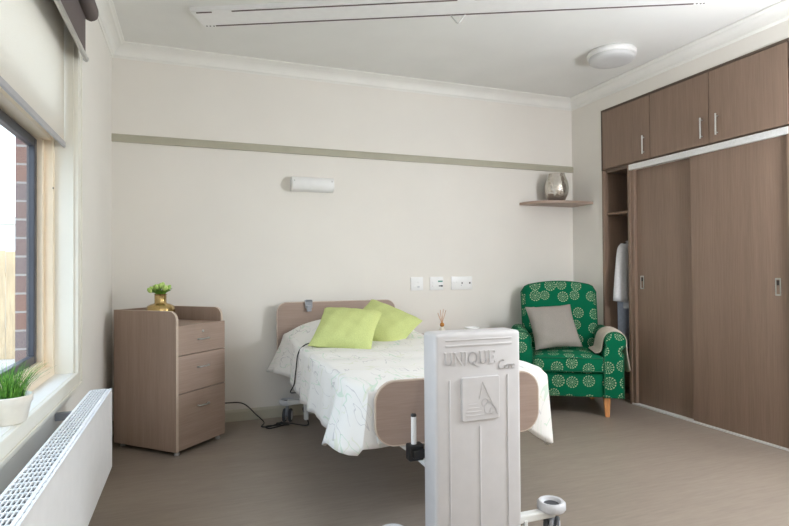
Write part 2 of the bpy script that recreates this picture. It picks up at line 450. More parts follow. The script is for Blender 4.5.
sash(WZ0 + .068, 1.735); sash(1.815, z1 - .20)
bm = bm_new(); tube(bm, [(FX - .03, y1 - .03, 1.52), (FX + .002, y1 - .03, 1.52)], .004)
obj('latch_pin', bm, 'black', win)

# blinds
bl = thing('roller_blind', 'white translucent roller blind half drawn inside the window recess', 'blind', (-.56, 1.85, 1.73))
bm = bm_new(); sheet(bm, [[(0, -1.075 + 2.15 * i / 20, .012 + .63 * j / 6) for j in range(7)] for i in range(21)])
solid(obj('blind_fabric', bm, 'sheer', bl), .0012)
bm = bm_new(); prism(bm, rrect(-.006, .006, -.014, .014, .005, 3), 'Y', -1.08, 1.08)
obj('bottom_bar', bm, speckle('bar_grey', (168, 166, 168), .4, .02, 30), bl)
bm = bm_new(); tube(bm, [(-.003, -1.08, .655), (-.003, 1.08, .655)], .026, 20)
obj('roller_tube', bm, 'steel', bl, True)
# blackout blind in front, rolled up nearly to the top
b2 = thing('blockout_blind', 'dark grey-brown blockout roller blind rolled up over the window head', 'blind', (-.475, 1.85, 2.16))
bm = bm_new(); sheet(bm, [[(0, -1.115 + 2.21 * i / 20, .008 + .22 * j / 4) for j in range(5)] for i in range(21)])
solid(obj('blind_fabric', bm, 'blockout', b2), .0015)
bm = bm_new(); prism(bm, rrect(-.008, .008, -.014, .014, .006, 3), 'Y', -1.12, 1.10)
bp_ = obj('bottom_bar', bm, 'steel', b2)
sphere(bm := bm_new(), (0, 1.108, -.004), .014, seg=12); obj('end_cap', bm, 'steel', bp_, True)
bm = bm_new(); prism(bm, rrect(-.015, .052, .188, .275, .033, 8), 'Y', -1.13, 1.125, .004)
obj('cassette', bm, 'blockout', b2, True)

# ------------------------------------------------------------------ window 2: added out of view in the right wall to let in light
w2 = bpy.data.objects.new('added_window_2', None); C.objects.link(w2); w2['kind'] = 'structure'
bm = bm_new()
box(bm, XR - .018, XR + .12, V0 - .08, V0 + .04, VZ0 - .08, VZ1 + .08, .003); box(bm, XR - .018, XR + .12, V1 - .04, V1 + .08, VZ0 - .08, VZ1 + .08, .003)
box(bm, XR - .018, XR + .12, V0 + .04, V1 - .04, VZ0 - .08, VZ0 + .04, .003); box(bm, XR - .018, XR + .12, V0 + .04, V1 - .04, VZ1 - .04, VZ1 + .08, .003)
obj('window_frame', bm, 'timber', w2)
obj('pane', box(bm_new(), XR + .06, XR + .064, V0 + .03, V1 - .03, VZ0 + .03, VZ1 - .03), 'glass', w2)

# ------------------------------------------------------------------ radiator
RX0, RX1, RY0, RY1, RZ0, RZ1 = -.418, -.330, .35, 2.695, .268, .613
ra = thing('radiator', 'long white panel radiator with slotted top grille below the window', 'radiator', ((RX0 + RX1) / 2, (RY0 + RY1) / 2, RZ0))
ox, oy, oz = ra.location
def rbox(bm, x0, x1, y0, y1, z0, z1, b=0): return box(bm, x0 - ox, x1 - ox, y0 - oy, y1 - oy, z0 - oz, z1 - oz, b)
bm = bm_new(); rbox(bm, RX1 - .010, RX1, RY0, RY1, RZ0, RZ1 - .006, .003); obj('front_panel', bm, 'rad', ra)
bm = bm_new(); rbox(bm, RX0, RX0 + .010, RY0, RY1, RZ0, RZ1 - .006, .003); obj('rear_panel', bm, 'rad', ra)
for ya, yb in ((RY0, RY0 + .004), (RY1 - .004, RY1)):
    bm = bm_new(); rbox(bm, RX0 + .008, RX1 - .008, ya, yb, RZ0 + .01, RZ1 - .004, .001); obj('side_panel', bm, 'rad', ra)
bm = bm_new()
for k in range(56):
    yy = RY0 + .03 + k * .0416; rbox(bm, RX0 + .02, RX1 - .02, yy, yy + .002, RZ0 + .02, RZ1 - .03)
rbox(bm, RX0 + .012, RX1 - .012, RY0 + .006, RY1 - .006, RZ0 + .03, RZ1 - .011); obj('fins_and_shade_block', bm, 'raddark', ra)  # dark block fills the casing, its colour standing for shade behind the grille
bm = bm_new()
gx0, gx1 = RX0 + .002, RX1 - .001
nb = 7; cw = (gx1 - .018 - gx0 - .006) / (nb - 1)
for k in range(nb): rbox(bm, gx0 + .006 + k * cw - .0013, gx0 + .006 + k * cw + .0013, RY0, RY1, RZ1 - .006, RZ1, 0)
rbox(bm, gx0, gx0 + .006, RY0, RY1, RZ1 - .010, RZ1 + .001, 0)
rbox(bm, gx1 - .018, gx1 - .009, RY0, RY1, RZ1 - .008, RZ1 + .001); rbox(bm, gx1 - .005, gx1 + .001, RY0, RY1, RZ1 - .010, RZ1 + .001)
yy = RY0
while yy < RY1 - .004:
    rbox(bm, gx0, gx1 - .016, yy, yy + .006, RZ1 - .007, RZ1 - .0005); rbox(bm, gx1 - .010, gx1 - .003, yy, yy + .022, RZ1 - .0075, RZ1 - .001)
    yy += .036
rbox(bm, gx0, gx1, RY1 - .010, RY1, RZ1 - .010, RZ1 + .001)
obj('top_grille', bm, 'rad', ra)
bm = bm_new(); prism(bm, [(-.014 + .0, 0), (.014, 0)] and rrect(-.016, .016, -.016, .016, .008, 4), 'Y', RY1 - oy, RY1 - oy + .03, .004)
bmesh.ops.translate(bm, verts=bm.verts, vec=(.0, 0, RZ1 - oz - .02)); obj('valve_cap', bm, 'white', ra, True)
for yb in (RY0 + .3, RY1 - .12):
    bm = bm_new(); rbox(bm, XL + .001, RX0 + .004, yb - .015, yb + .015, RZ1 - .09, RZ1 - .06, .002); obj('wall_bracket', bm, 'greyp', ra)
bm = bm_new(); tube(bm, [(RX0 + .03 - ox, RY0 + .03 - oy, .01), (RX0 + .03 - ox, RY0 + .03 - oy, -RZ0 + .001)], .008); obj('pipe', bm, 'white', ra, True)

# ------------------------------------------------------------------ potted grass on the sill
pg = thing('potted_grass', 'bright green artificial grass in a white ceramic pot on the sill', 'potted plant', (-.546, 2.05, WZ0 + .003))
bm = bm_new()
lathe(bm, [(.046, 0.0), (.050, .004), (.062, .062), (.066, .066), (.067, .086), (.064, .088), (.060, .086), (.056, .070), (.050, .066)], seg=40)
obj('pot', bm, 'pot', pg, True)
obj('soil', lathe(bm_new(), [(.054, .064), (.056, .073), (.03, .076)], seg=24), 'soil', pg, True)
bm = bm_new()
for k in range(230):
    a = random.uniform(0, 2 * PI); r0 = .046 * math.sqrt(random.random()); ln = random.uniform(.07, .125)
    lean = .12 + r0 / .046 * random.uniform(.25, .75); w = random.uniform(.0016, .003)
    dx, dy = math.cos(a), math.sin(a); b0 = Vector((r0 * dx, r0 * dy, .07)); sd = Vector((-dy, dx, 0))
    row = []
    for j in range(5):
        t = j / 4; p = b0 + Vector((dx, dy, 0)) * (ln * lean * t * t) + Vector((0, 0, ln * (t - .18 * lean * t * t)))
        ww = w * (1 - t * .9); row.append([p - sd * ww, p + Vector((dx, dy, 0)) * .0006, p + sd * ww])
    sheet(bm, row)
gg = obj('grass_blades', bm, 'grass', pg, True); gg['kind'] = 'stuff'

# ------------------------------------------------------------------ outside
def outside_thing(name, label, cat): return thing(name, label, cat)
struct('ground', box(bm_new(), -30, XO, -12, 30, -.5, -.35), 'paving')
o = struct('path_brick', box(bm_new(), -9, -1.6, 6.3, 8.3, -.36, -.335), 'clay')
struct('kerb', box(bm_new(), -9, -1.3, 5.2, 5.7, -.36, -.25), 'kerb')
fe = thing('paling_fence', 'tall timber paling fence seen through the window', 'fence', (-4, 11, -.35))
bm = bm_new()
k = 0; x = -7.0
while x < 3.2:
    box(bm, x, x + .14, 0, .02, 0, 1.84 + (.0 if k % 2 else .015), .004, 1); x += .146; k += 1
obj('palings', bm, 'fence', fe)
bm = bm_new(); box(bm, -7, 3.2, .02, .06, .3, .38); box(bm, -7, 3.2, .02, .06, 1.4, 1.48); obj('fence_rail', bm, 'fence', fe)
hs = thing('neighbouring_building', 'low white rendered building behind the paling fence', 'building', (-6, 17, -.35))
obj('wall', box(bm_new(), -5, 4, 0, 5, 0, 2.75, .02), 'render', hs)
obj('parapet_cap', box(bm_new(), -5.1, 4.1, -.1, 5.1, 2.75, 2.95, .02), 'kerb', hs)

# ------------------------------------------------------------------ bedside drawers (left)
def drawer_cabinet():
    W, Dp = .432, .535
    t = thing('drawer_cabinet', 'taupe three-drawer cabinet on feet with raised rounded gallery, in the left corner', 'cabinet', (-.090, 3.562, 0), .798)
    zb, zt, zs = .028, .795, .883
    for s, xa in ((0, 0), (1, W - .018)):
        pts = [(0.020 if s else .0, zb), (Dp, zb), (Dp, zs)] + [(.055 - .055 * math.sin(a), zs - .055 + .055 * math.cos(a)) for a in [PI / 2 * i / 8 for i in range(9)]]
        if s: pts = [(.020, zb), (Dp, zb), (Dp, zs)] + [(.075 - .055 * math.sin(a), zs - .055 + .055 * math.cos(a)) for a in [PI / 2 * i / 8 for i in range(9)]]
        sp = obj('side_panel', prism(bm_new(), pts, 'X', xa, xa + .018), 'lam', t)
        # pale edging strip following the front and rounded top edge
        path = [(p[0], p[1]) for p in pts[2:]] + [pts[0]]
        bm = bm_new(); rows = []
        for i, (py, pz) in enumerate(path):
            a = path[max(0, i - 1)]; b = path[min(len(path) - 1, i + 1)]
            tx, tz = b[0] - a[0], b[1] - a[1]; l = math.hypot(tx, tz); nx, nz = tz / l, -tx / l
            rows.append([(xa - .0003, py - nx * .0006, pz - nz * .0006), (xa - .0003, py + nx * .0016, pz + nz * .0016), (xa + .0183, py + nx * .0016, pz + nz * .0016), (xa + .0183, py - nx * .0006, pz - nz * .0006)])
        V = sheet(bm, rows)
        for i in range(len(V) - 1): bm.faces.new((V[i][3], V[i + 1][3], V[i + 1][0], V[i][0]))
        bm.faces.new(V[0]); bm.faces.new(V[-1][::-1])
        obj('edging', bm, 'edge', sp)
    obj('back_panel', box(bm_new(), .018, W - .018, Dp - .018, Dp, zb, zs, .001), 'lamx', t)
    obj('top_board', box(bm_new(), .018, W - .018, .020, Dp - .018, zt - .025, zt - .005, .001), 'lamx', t)
    obj('bottom_board', box(bm_new(), .018, W - .018, .020, Dp - .018, zb, zb + .018, .001), 'lam', t)
    z = zt
    for i, h in enumerate((.186, .234, .347)):
        z2 = z - h
        x0 = .019
        d = obj('drawer', box(bm_new(), x0, W - .0, 0.0, .018, z2 + .002, z - .002, .0015), 'lamx', t)
        cx = x0 + (W - x0) / 2; hz = z - (.098 if i == 0 else .088 if i == 1 else .10)
        bm = bm_new(); tube(bm, smooth_path([(cx - .045, .002, hz), (cx - .040, -.018, hz), (cx, -.024, hz), (cx + .040, -.018, hz), (cx + .045, .002, hz)], 5), .0045, 10)
        obj('handle', bm, 'steel', d, True)
        if i == 0:
            bm = bm_new(); lathe(bm, [(.008, 0), (.008, .004), (.006, .005)], seg=16)
            bmesh.ops.rotate(bm, verts=bm.verts, matrix=Matrix.Rotation(PI / 2, 3, 'X')); bmesh.ops.translate(bm, verts=bm.verts, vec=(cx, .0, z - .05))
            obj('lock', bm, 'steel', d, True)
        z = z2
    for fx, fy in ((.035, .03), (W - .04, .03), (.035, Dp - .04), (W - .04, Dp - .04)):
        bm = bm_new(); lathe(bm, [(.014, 0), (.016, .003), (.016, .012), (.011, .014), (.011, .029)], cx=fx, cy=fy, seg=16); obj('foot', bm, 'ring', t, True)
    return t
dc = drawer_cabinet()
def dc_pt(x, y, z):
    c, s = math.cos(.798), math.sin(.798); return (-.090 + x * c - y * s, 3.562 + x * s + y * c, z)
TOPZ = .790
# gold vase with buds
vl = dc_pt(.19, .33, TOPZ)
va = thing('gold_vase', 'squat ribbed gold vase of pale green tulip buds on the drawer cabinet', 'vase', vl)
bm = bm_new(); seg = 48; prof = [(.050, 0), (.068, .008), (.084, .05), (.088, .085), (.080, .110), (.060, .122), (.040, .128), (.036, .134), (.036, .182), (.040, .190), (.036, .190), (.033, .17)]
lathe(bm, prof, seg=seg)
for v in bm.verts:
    r = math.hypot(v.co.x, v.co.y); a = math.atan2(v.co.y, v.co.x); f = 1 + .035 * math.cos(a * 12)
    v.co.x *= f; v.co.y *= f
obj('vase_body', bm, 'gold', va, True)
for k in range(13):
    a = k * 2.4; r = .012 + .056 * (k / 13); h = .228 - .02 * (k / 13) + random.uniform(-.008, .008)
    bx, by = r * math.cos(a), r * math.sin(a)
    bm = bm_new(); tube(bm, smooth_path([(bx * .25, by * .25, .15), (bx * .5, by * .5, .195), (bx, by, h)], 3), .003, 6)
    bm2 = bm_new(); dirv = Vector((bx * 6, by * 6, .5)).normalized()
    lathe(bm2, [(.003, -.004), (.011, .004), (.014, .014), (.012, .026), (.004, .036)], seg=12)
    q = Vector((0, 0, 1)).rotation_difference(dirv).to_matrix().to_4x4(); bmesh.ops.transform(bm2, matrix=Matrix.Translation((bx, by, h - .002)) @ q, verts=bm2.verts)
    st = obj('stem', bm, 'leafd', va, True); obj('bud', bm2, 'bud', st, True)
bm = bm_new()
for k in range(22):
    a = k * 2.399 + .4; ln = random.uniform(.045, .075); dx, dy = math.cos(a), math.sin(a); sd = Vector((-dy, dx, 0))
    rows = []
    for j in range(6):
        t = j / 5; p = Vector((dx * (.02 + ln * t * .8), dy * (.02 + ln * t * .8), .182 + ln * t * (1 - .45 * t) * 1.1)); w = .007 * math.sin(PI * min(1, t * .85 + .12))
        rows.append([p - sd * w, p - Vector((0, 0, .003)), p + sd * w])
    sheet(bm, rows)
obj('leaves', bm, 'leafd', va, True)

# ------------------------------------------------------------------ bed
BX0, BX1 = .605, 1.555
bed = thing('care_bed', 'adjustable single care bed with taupe end boards and white end column', 'bed', (1.08, 3.1, 0))
def bo(bm, dx=-1.08, dy=-3.1):
    bmesh.ops.translate(bm, verts=bm.verts, vec=(dx, dy, 0)); return bm
def board(name, x0, x1, ymid, z0, z1, r, rot=0.0, mat='board'):
    bm = bm_new(); prism(bm, rrect(x0, x1, z0, z1, r, 10), 'Y', ymid - .010, ymid + .010, .002)
    e = bm_new(); out = rrect(x0, x1, z0, z1, r, 10); rows = []; n = len(out)
    for i in range(n + 1):
        p = out[i % n]; a = out[(i - 1) % n]; b = out[(i + 1) % n]; tx, tz = b[0] - a[0], b[1] - a[1]; l = math.hypot(tx, tz) or 1
        nx, nz = tz / l, -tx / l
        rows.append([(p[0] - nx * .002, ymid - .0105, p[1] - nz * .002), (p[0] + nx * .003, ymid - .0105, p[1] + nz * .003), (p[0] + nx * .003, ymid + .0105, p[1] + nz * .003), (p[0] - nx * .002, ymid + .0105, p[1] - nz * .002)])
    V = sheet(e, rows)
    if rot:
        R = Matrix.Rotation(rot, 3, 'Z')
        for q in (bm, e): bmesh.ops.rotate(q, verts=q.verts, matrix=R, cent=((x0 + x1) / 2, ymid, 0))
    b = obj(name, bo(bm), mat, bed, angle=math.radians(30)); obj('edging', bo(e), 'edge', b, True)
    return b
board('headboard', BX0, BX1, 4.165, .42, .886, .075)
board('footboard', .703, 1.468, 2.105, .405, .668, .085, -.035)
bm = bm_new(); prism(bm, rrect(.815, .872, .838, .905, .01, 3), 'Y', 4.140, 4.150, .002); box(bm, .82, .868, 4.140, 4.192, .888, .900, .002); box(bm, .826, .862, 4.125, 4.142, .815, .86, .004)
obj('handset_hook', bo(bm), 'greyp', bed)
# platform
bm = bm_new(); box(bm, .72, 1.47, 2.15, 4.13, .40, .44, .008); obj('platform', bo(bm), 'metalw', bed)
bm = bm_new(); box(bm, .98, 1.20, 1.93, 2.13, .36, .41, .006)
tube(bm, [(.80, 2.30, .41), (.86, 2.13, .37), (.90, 1.97, .33)], .012); obj('foot_bracket', bo(bm), 'metalw', bed)
bm = bm_new(); box(bm, .93, 1.23, 4.00, 4.10, .14, .42, .01); obj('head_column', bo(bm), 'white', bed)
bm = bm_new(); box(bm, .66, 1.46, 4.00, 4.05, .145, .178, .006); box(bm, .775, .805, 3.98, 4.02, .03, .15, .004); box(bm, 1.32, 1.35, 3.98, 4.02, .03, .15, .004); obj('head_base', bo(bm), 'metalw', bed)
bm = bm_new(); box(bm, .70, 1.40, 1.87, 1.91, .108, .140, .006); box(bm, 1.245, 1.262, 1.865, 1.885, .02, .12, .003); obj('foot_base', bo(bm), 'metalw', bed)
def caster(cx, cy, rot):
    R = Matrix.Translation((cx - 1.08, cy - 3.1, 0)) @ Matrix.Rotation(rot, 4, 'Z')
    bm = bm_new(); lathe(bm, [(.012, .139), (.052, .134), (.058, .142), (.058, .164), (.050, .172), (.040, .170), (.034, .158), (.012, .154)], seg=36)
    bmesh.ops.transform(bm, matrix=R, verts=bm.verts); h = obj('caster', bm, 'ring', bed, True)
    bm = bm_new(); lathe(bm, [(.014, .150), (.033, .156), (.030, .160), (.014, .158)], seg=28); bmesh.ops.transform(bm, matrix=R, verts=bm.verts); obj('ring_insert', bm, 'rubber', h, True)
    bm = bm_new(); lathe(bm, [(.013, .05), (.013, .140)], cx=0, cy=0, seg=16); prism(bm, rrect(-.03, .035, .045, .105, .02, 5), 'Y', -.008, .008, .003)
    bmesh.ops.transform(bm, matrix=R, verts=bm.verts); obj('fork', bm, 'greyp', h, True)
    for s in (-1, 1):
        bm = bm_new(); lathe(bm, [(.030, -.010), (.046, -.010), (.050, -.005), (.050, .005), (.046, .010), (.030, .010)], seg=32)
        W = R @ Matrix.Translation((.012, s * .022, .0505)) @ Matrix.Rotation(PI / 2, 4, 'X'); bmesh.ops.transform(bm, matrix=W, verts=bm.verts); obj('wheel', bm, 'rubber', h, True)
        bm = bm_new(); lathe(bm, [(.0, -.0112), (.034, -.0112), (.036, -.008), (.036, .008), (.034, .0112), (.0, .0112)][1:5], seg=28); bmesh.ops.transform(bm, matrix=W, verts=bm.verts); obj('wheel_disc', bm, 'ring', h, True)
caster(1.392, 1.89, .9); caster(.692, 1.89, 2.6); caster(.665, 4.08, 1.2); caster(1.47, 4.08, 1.9)
# foot column
cx0, cx1, cy0, cy1, cz0, cz1 = .842, 1.212, 1.830, 1.945, .04, .891
bm = bm_new(); box(bm, cx0, cx1, cy0, cy1, cz0, cz1, .016, 4)
col = obj('end_column', bo(bm), 'column', bed, angle=math.radians(40)); col['label'] = 'white moulded plastic end column with raised lettering'
def onf(bm): return bo(bm)
def rib(x0, x1, z0, z1, d=.003, r=.004):
    bm = bm_new(); prism(bm, rrect(x0, x1, z0, z1, min(r, (x1 - x0) / 2.01, (z1 - z0) / 2.01), 4), 'Y', cy0 - d, cy0 + .002, .0012); return bm
bm = rib(.897, .904, .10, .715); obj('moulded_rib', onf(bm), 'column', col, True)
bm = rib(1.147, 1.154, .10, .722); obj('moulded_rib', onf(bm), 'column', col, True)
bm = rib(1.024, 1.031, .10, .535); obj('moulded_rib', onf(bm), 'column', col, True)
bm = bm_new()                                   # raised frame around the slot at the top
for (a, b, c, d) in ((.885, 1.170, .860, .866), (.885, 1.170, .838, .846)):
    prism(bm, rrect(a, b, c, d, .0015, 2), 'Y', cy0 - .003, cy0 + .002, .001)
obj('slot_frame', onf(bm), 'column', col, True)
bm = bm_new(); prism(bm, rrect(.948, 1.110, .557, .722, .008, 4), 'Y', cy0 - .009, cy0 + .002, .003)
badge = obj('badge', onf(bm), 'column', col)
# lettering drawn as strokes with serifs
def strokes(bm, segs, x, z, s, w, y0, d, slant=0.0):
    """segs: list of (polyline, width factor); unit box 0..1"""
    for pl, wf in segs:
        d += .00013
        for i in range(len(pl) - 1):
            (ax, az), (bx, bz) = pl[i], pl[i + 1]
            A = Vector((x + (ax + slant * az) * s, z + az * s)); B = Vector((x + (bx + slant * bz) * s, z + bz * s)); dv = (B - A)
            if dv.length < 1e-6: continue
            n = Vector((-dv.y, dv.x)).normalized() * (w * wf / 2); e = dv.normalized() * (w * wf * .15); A -= e; B += e
            prism(bm, [tuple(A - n), tuple(B - n), tuple(B + n), tuple(A + n)], 'Y', y0 - d, y0 + .001)
def arc(cx, cz, rx, rz, a0, a1, n=12): return [(cx + rx * math.cos(math.radians(a0 + (a1 - a0) * i / n)), cz + rz * math.sin(math.radians(a0 + (a1 - a0) * i / n))) for i in range(n + 1)]
SER = .8
LET = {
 'U': (.86, [([(.16, 1), (.16, .35)] + arc(.42, .32, .26, .30, 180, 360) + [(.68, 1)], 1), ([(.04, 1), (.28, 1)], SER), ([(.56, 1), (.80, 1)], SER)]),
 'N': (.92, [([(.16, 0), (.16, 1)], .6), ([(.12, 1), (.76, .02)], 1.2), ([(.76, 0), (.76, 1)], .6), ([(.04, 0), (.28, 0)], SER), ([(.64, 1), (.88, 1)], SER), ([(.02, 1), (.2, 1)], SER)]),
 'I': (.36, [([(.18, 0), (.18, 1)], 1.2), ([(.05, 0), (.31, 0)], SER), ([(.05, 1), (.31, 1)], SER)]),
 'Q': (1.0, [(arc(.46, .5, .38, .48, 0, 360, 24), 1), ([(.5, .18), (.72, -.08), (1.02, -.22)], .9)]),
 'E': (.72, [([(.16, 0), (.16, 1)], 1.2), ([(.05, 0), (.6, 0), (.62, .16)], SER), ([(.05, 1), (.58, 1), (.6, .86)], SER), ([(.16, .52), (.48, .52)], SER), ([(.48, .44), (.48, .6)], SER)]),
 'C': (.8, [(arc(.42, .5, .34, .48, 50, 310, 20), 1)]),
 'a': (.5, [(arc(.2, .22, .17, .2, 0, 360, 14), .8), ([(.38, .44), (.38, .0)], .9)]),
 'r': (.38, [([(.1, .44), (.1, 0)], .9), (arc(.26, .26, .16, .17, 180, 50, 8), .8)]),
 'e': (.5, [(arc(.22, .22, .18, .21, 10, 320, 16), .8), ([(.05, .24), (.4, .24)], .6)]),
}
bm = bm_new(); x = .877; s = .047
for ch in 'UNIQUE':
    w, segs = LET[ch]; strokes(bm, segs, x, .770, s, .0052, cy0, .0034); x += w * s
bx_ = x - .008
x = 1.106
for ch in 'Care':
    w, segs = LET[ch]; strokes(bm, segs, x, .744, .036, .0040, cy0, .0030, .15); x += w * .036
obj('lettering', onf(bm), 'column', col)
bm = bm_new(); yb = cy0 - .009
def bl_(pts, w=.0035): strokes(bm, [(pts, 1)], 0, 0, 1, w, yb, .002)
bl_([(1.036, .700), (1.100, .575)]); bl_([(1.036, .700), (1.022, .640)]); bl_(arc(1.062, .600, .020, .022, 20, 330, 16)); bl_(arc(1.046, .622, .014, .016, 0, 250, 12)); bl_(arc(1.080, .590, .012, .014, 0, 300, 12))
for zz, xa_, xb_ in ((.578, .965, 1.05), (.592, .965, 1.03), (.606, .972, 1.02), (.620, .972, 1.01)): bl_([(xa_, zz), (xb_, zz)], .003)
obj('emblem', onf(bm), 'column', badge)
# black clamp with white release handle beside the column
bm = bm_new(); box(bm, .788, .850, 1.955, 2.000, .385, .448, .006); box(bm, .800, .850, 1.940, 1.985, .400, .432, .004); tube(bm, [(.812, 1.975, .385), (.812, 1.975, .40)], .014)
cl = obj('handle_clamp', bo(bm), 'black', bed)
bm = bm_new(); tube(bm, [(.814, 1.975, .445), (.814, 1.975, .556)], .0105, 16); obj('release_handle', bo(bm), 'white', cl, True)
bm = bm_new(); lathe(bm, [(.0112, .555), (.0112, .562), (.008, .566)], cx=.814, cy=1.975, seg=16); obj('handle_cap', bo(bm), 'black', cl, True)

# mattress
mt = obj('mattress', box(bm_new(), .685, 1.56, 2.215, 4.12, .442, .60, .04, 4), speckle('mattress_cover', (200, 204, 210), .7, .02, 30), smooth=True)
tag(mt, 'foam mattress under the printed coverlet on the care bed', 'mattress')

# coverlet
def coverlet():
    NX, NY = 44, 84
    def ss(a, b, v):
        t = max(0, min(1, (v - a) / (b - a))); return t * t * (3 - 2 * t)
    grid = []; uvs = {}
    bm = bm_new(); uvl = bm.loops.layers.uv.new('UVMap')
    top = []
    for j in range(NY + 1):
        Y = 4.125 - (4.125 - 2.205) * j / NY; row = []
        for i in range(NX + 1):
            u = i / NX
            xl, xr = .672, 1.575 + .045 * ss(2.9, 2.4, Y)
            cr = ss(.12, 0, Y - 2.205) * .05
            xl_, xr_ = xl + cr * .8, xr - cr * .8
            X = xl_ + (xr_ - xl_) * u
            hump = ss(3.52, 3.80, Y) * (1 - .30 * ss(4.02, 4.13, Y)); side = math.sin(PI * min(1, max(0, (u * .92 + .04)))) ** .55
            Z = .648 + hump * (.165 * side - .03) - .012 * ss(2.32, 2.2, Y) - .006 * (abs(u - .5) * 2) ** 4
            Z += .004 * math.sin(9 * X + 5 * Y) * math.sin(4 * Y - 2 * X) + .003 * math.sin(21 * Y + 8 * X)
            v = bm.verts.new((X, Y, Z)); uvs[v] = (X, Y); row.append(v)
        top.append(row)
    faces = []
    for j in range(NY):
        for i in range(NX): bm.faces.new((top[j][i], top[j + 1][i], top[j + 1][i + 1], top[j][i + 1]))
    # boundary path: left side head->foot, foot, right side foot->head
    path = [(top[j][0], 'L') for j in range(NY)] + [(top[NY][i], 'F') for i in range(NX + 1)] + [(top[j][NX], 'R') for j in range(NY - 1, -1, -1)]
    K = 12; n = len(path); prev = [p[0] for p in path]
    L = 0; arc_ = []
    for i, (v, s) in enumerate(path):
        if i: L += (v.co - path[i - 1][0].co).length
        arc_.append(L)
    rings = []
    for k in range(1, K + 1):
        q = k / K; ring = []
        for i, (v, s) in enumerate(path):
            X, Y, Z = v.co; wv = arc_[i]
            if s == 'L':
                a = ss(2.40, 2.205, Y) * 45; nrm = Vector((-math.cos(math.radians(a)), -math.sin(math.radians(a)), 0))
                hem = .330 + .015 * math.sin(7 * Y) + .05 * ss(3.25, 3.7, Y) + .01 * ss(3.7, 4.0, Y)
                fl = .012 + .085 * ss(2.58, 2.36, Y) * ss(2.16, 2.28, Y) + .085 * ss(3.72, 3.98, Y) + .010 * math.sin(11 * Y)
                hem += .045 * ss(2.5, 2.36, Y) * ss(2.22, 2.34, Y) + .03 * ss(2.4, 2.25, Y)
            elif s == 'R':
                a = ss(2.40, 2.205, Y) * 45; nrm = Vector((math.cos(math.radians(a)), -math.sin(math.radians(a)), 0))
                hem = .30 + .012 * math.sin(8 * Y); fl = .015 + .012 * ss(2.9, 2.35, Y) + .012 * math.sin(13 * Y)
                hem -= .01 * ss(2.5, 2.25, Y)
            else:
                u = (X - .71) / .870
                a = 45 + 45 * ss(0, .10, u) + 45 * ss(.90, 1, u)
                nrm = Vector((-math.cos(math.radians(a)), -math.sin(math.radians(a)), 0))
                hem = .39 - .02 * math.sin(PI * u) - .09 * ss(.85, 1, u); fl = .004 + .05 * ss(.12, 0, u) + .02 * ss(.9, 1, u)
            r = .030
            drop = Z - hem
            if s == 'F': r = .022
            arcl = min(1, q * 4); out = r * math.sin(arcl * PI / 2); dn = r * (1 - math.cos(arcl * PI / 2))
            q2 = max(0, (q - .25) / .75)
            amp = .010 if s == 'L' else .016 if s == 'R' else .003
            out += fl * q2 ** 1.2 + amp * q2 * math.sin(wv * 23 + 2 * q2) + .5 * amp * q2 * math.sin(wv * 41 + 1)
            zz = Z - dn - (drop - r) * q2 if q2 > 0 else Z - dn
            if s == 'F' and (v.co + nrm * out).y < 2.135 and .02 < (X - .71) / .870 < .98: out = max(0, (v.co.y - 2.135))
            nv = bm.verts.new((X + nrm.x * out, Y + nrm.y * out, zz)); uvs[nv] = (X + nrm.x * (Z - zz), Y + nrm.y * (Z - zz)); ring.append(nv)
        for i in range(n - 1): bm.faces.new((prev[i], prev[i + 1], ring[i + 1], ring[i]))
        prev = ring
    for f in bm.faces:
        for lp in f.loops: lp[uvl].uv = uvs[lp.vert]
    bmesh.ops.recalc_face_normals(bm, faces=bm.faces)
    o = obj('coverlet', bm, 'coverlet', smooth=True)
    for p in o.data.polygons: p.use_smooth = True
    solid(o, .006, 0)
    return tag(o, 'off-white coverlet printed with pale green and grey grasses, draped over the care bed', 'bed cover')
cvl = coverlet()

def cushion(name, w, h, t, loc, rot, mat, label, cat='cushion', n=22, group=None):
    bm = bm_new(); 
    def pt(u, v, s):
        a, b = abs(u), abs(v)
        pin = 1 - .07 * (1 - a ** 2) * b ** 3; pin2 = 1 - .07 * (1 - b ** 2) * a ** 3
        f = max(0, (1 - a ** 2.6)) ** .5 * max(0, (1 - b ** 2.6)) ** .5
        wr = .006 * math.sin(9 * u + 4 * v) * math.sin(7 * v - 3 * u) * f
        return Vector((u * w / 2 * pin2, v * h / 2 * pin, s * (t / 2 * f + wr + .003)))
    for s in (1, -1):
        sheet(bm, [[pt(-1 + 2 * i / n, -1 + 2 * j / n, s) for j in range(n + 1)] for i in range(n + 1)])
    bmesh.ops.remove_doubles(bm, verts=bm.verts, dist=.0065)
    o = obj(name, bm, mat, smooth=True)
    for p in o.data.polygons: p.use_smooth = True
    o.location = loc; o.rotation_euler = rot
    return tag(o, label, cat, group)
cushion('cushion', .40, .40, .13, (.930, 3.375, .757), (.557, .07, -.505), 'lime', 'lime green square cushion lying in front, nearer the left side of the bed', group='lime green cushions on the bed')
cushion('cushion', .43, .43, .13, (1.262, 3.62, .742), (.50, .36, -.725), 'lime', 'lime green cushion tilted on its corner, tucked behind the other lime cushion', group='lime green cushions on the bed')

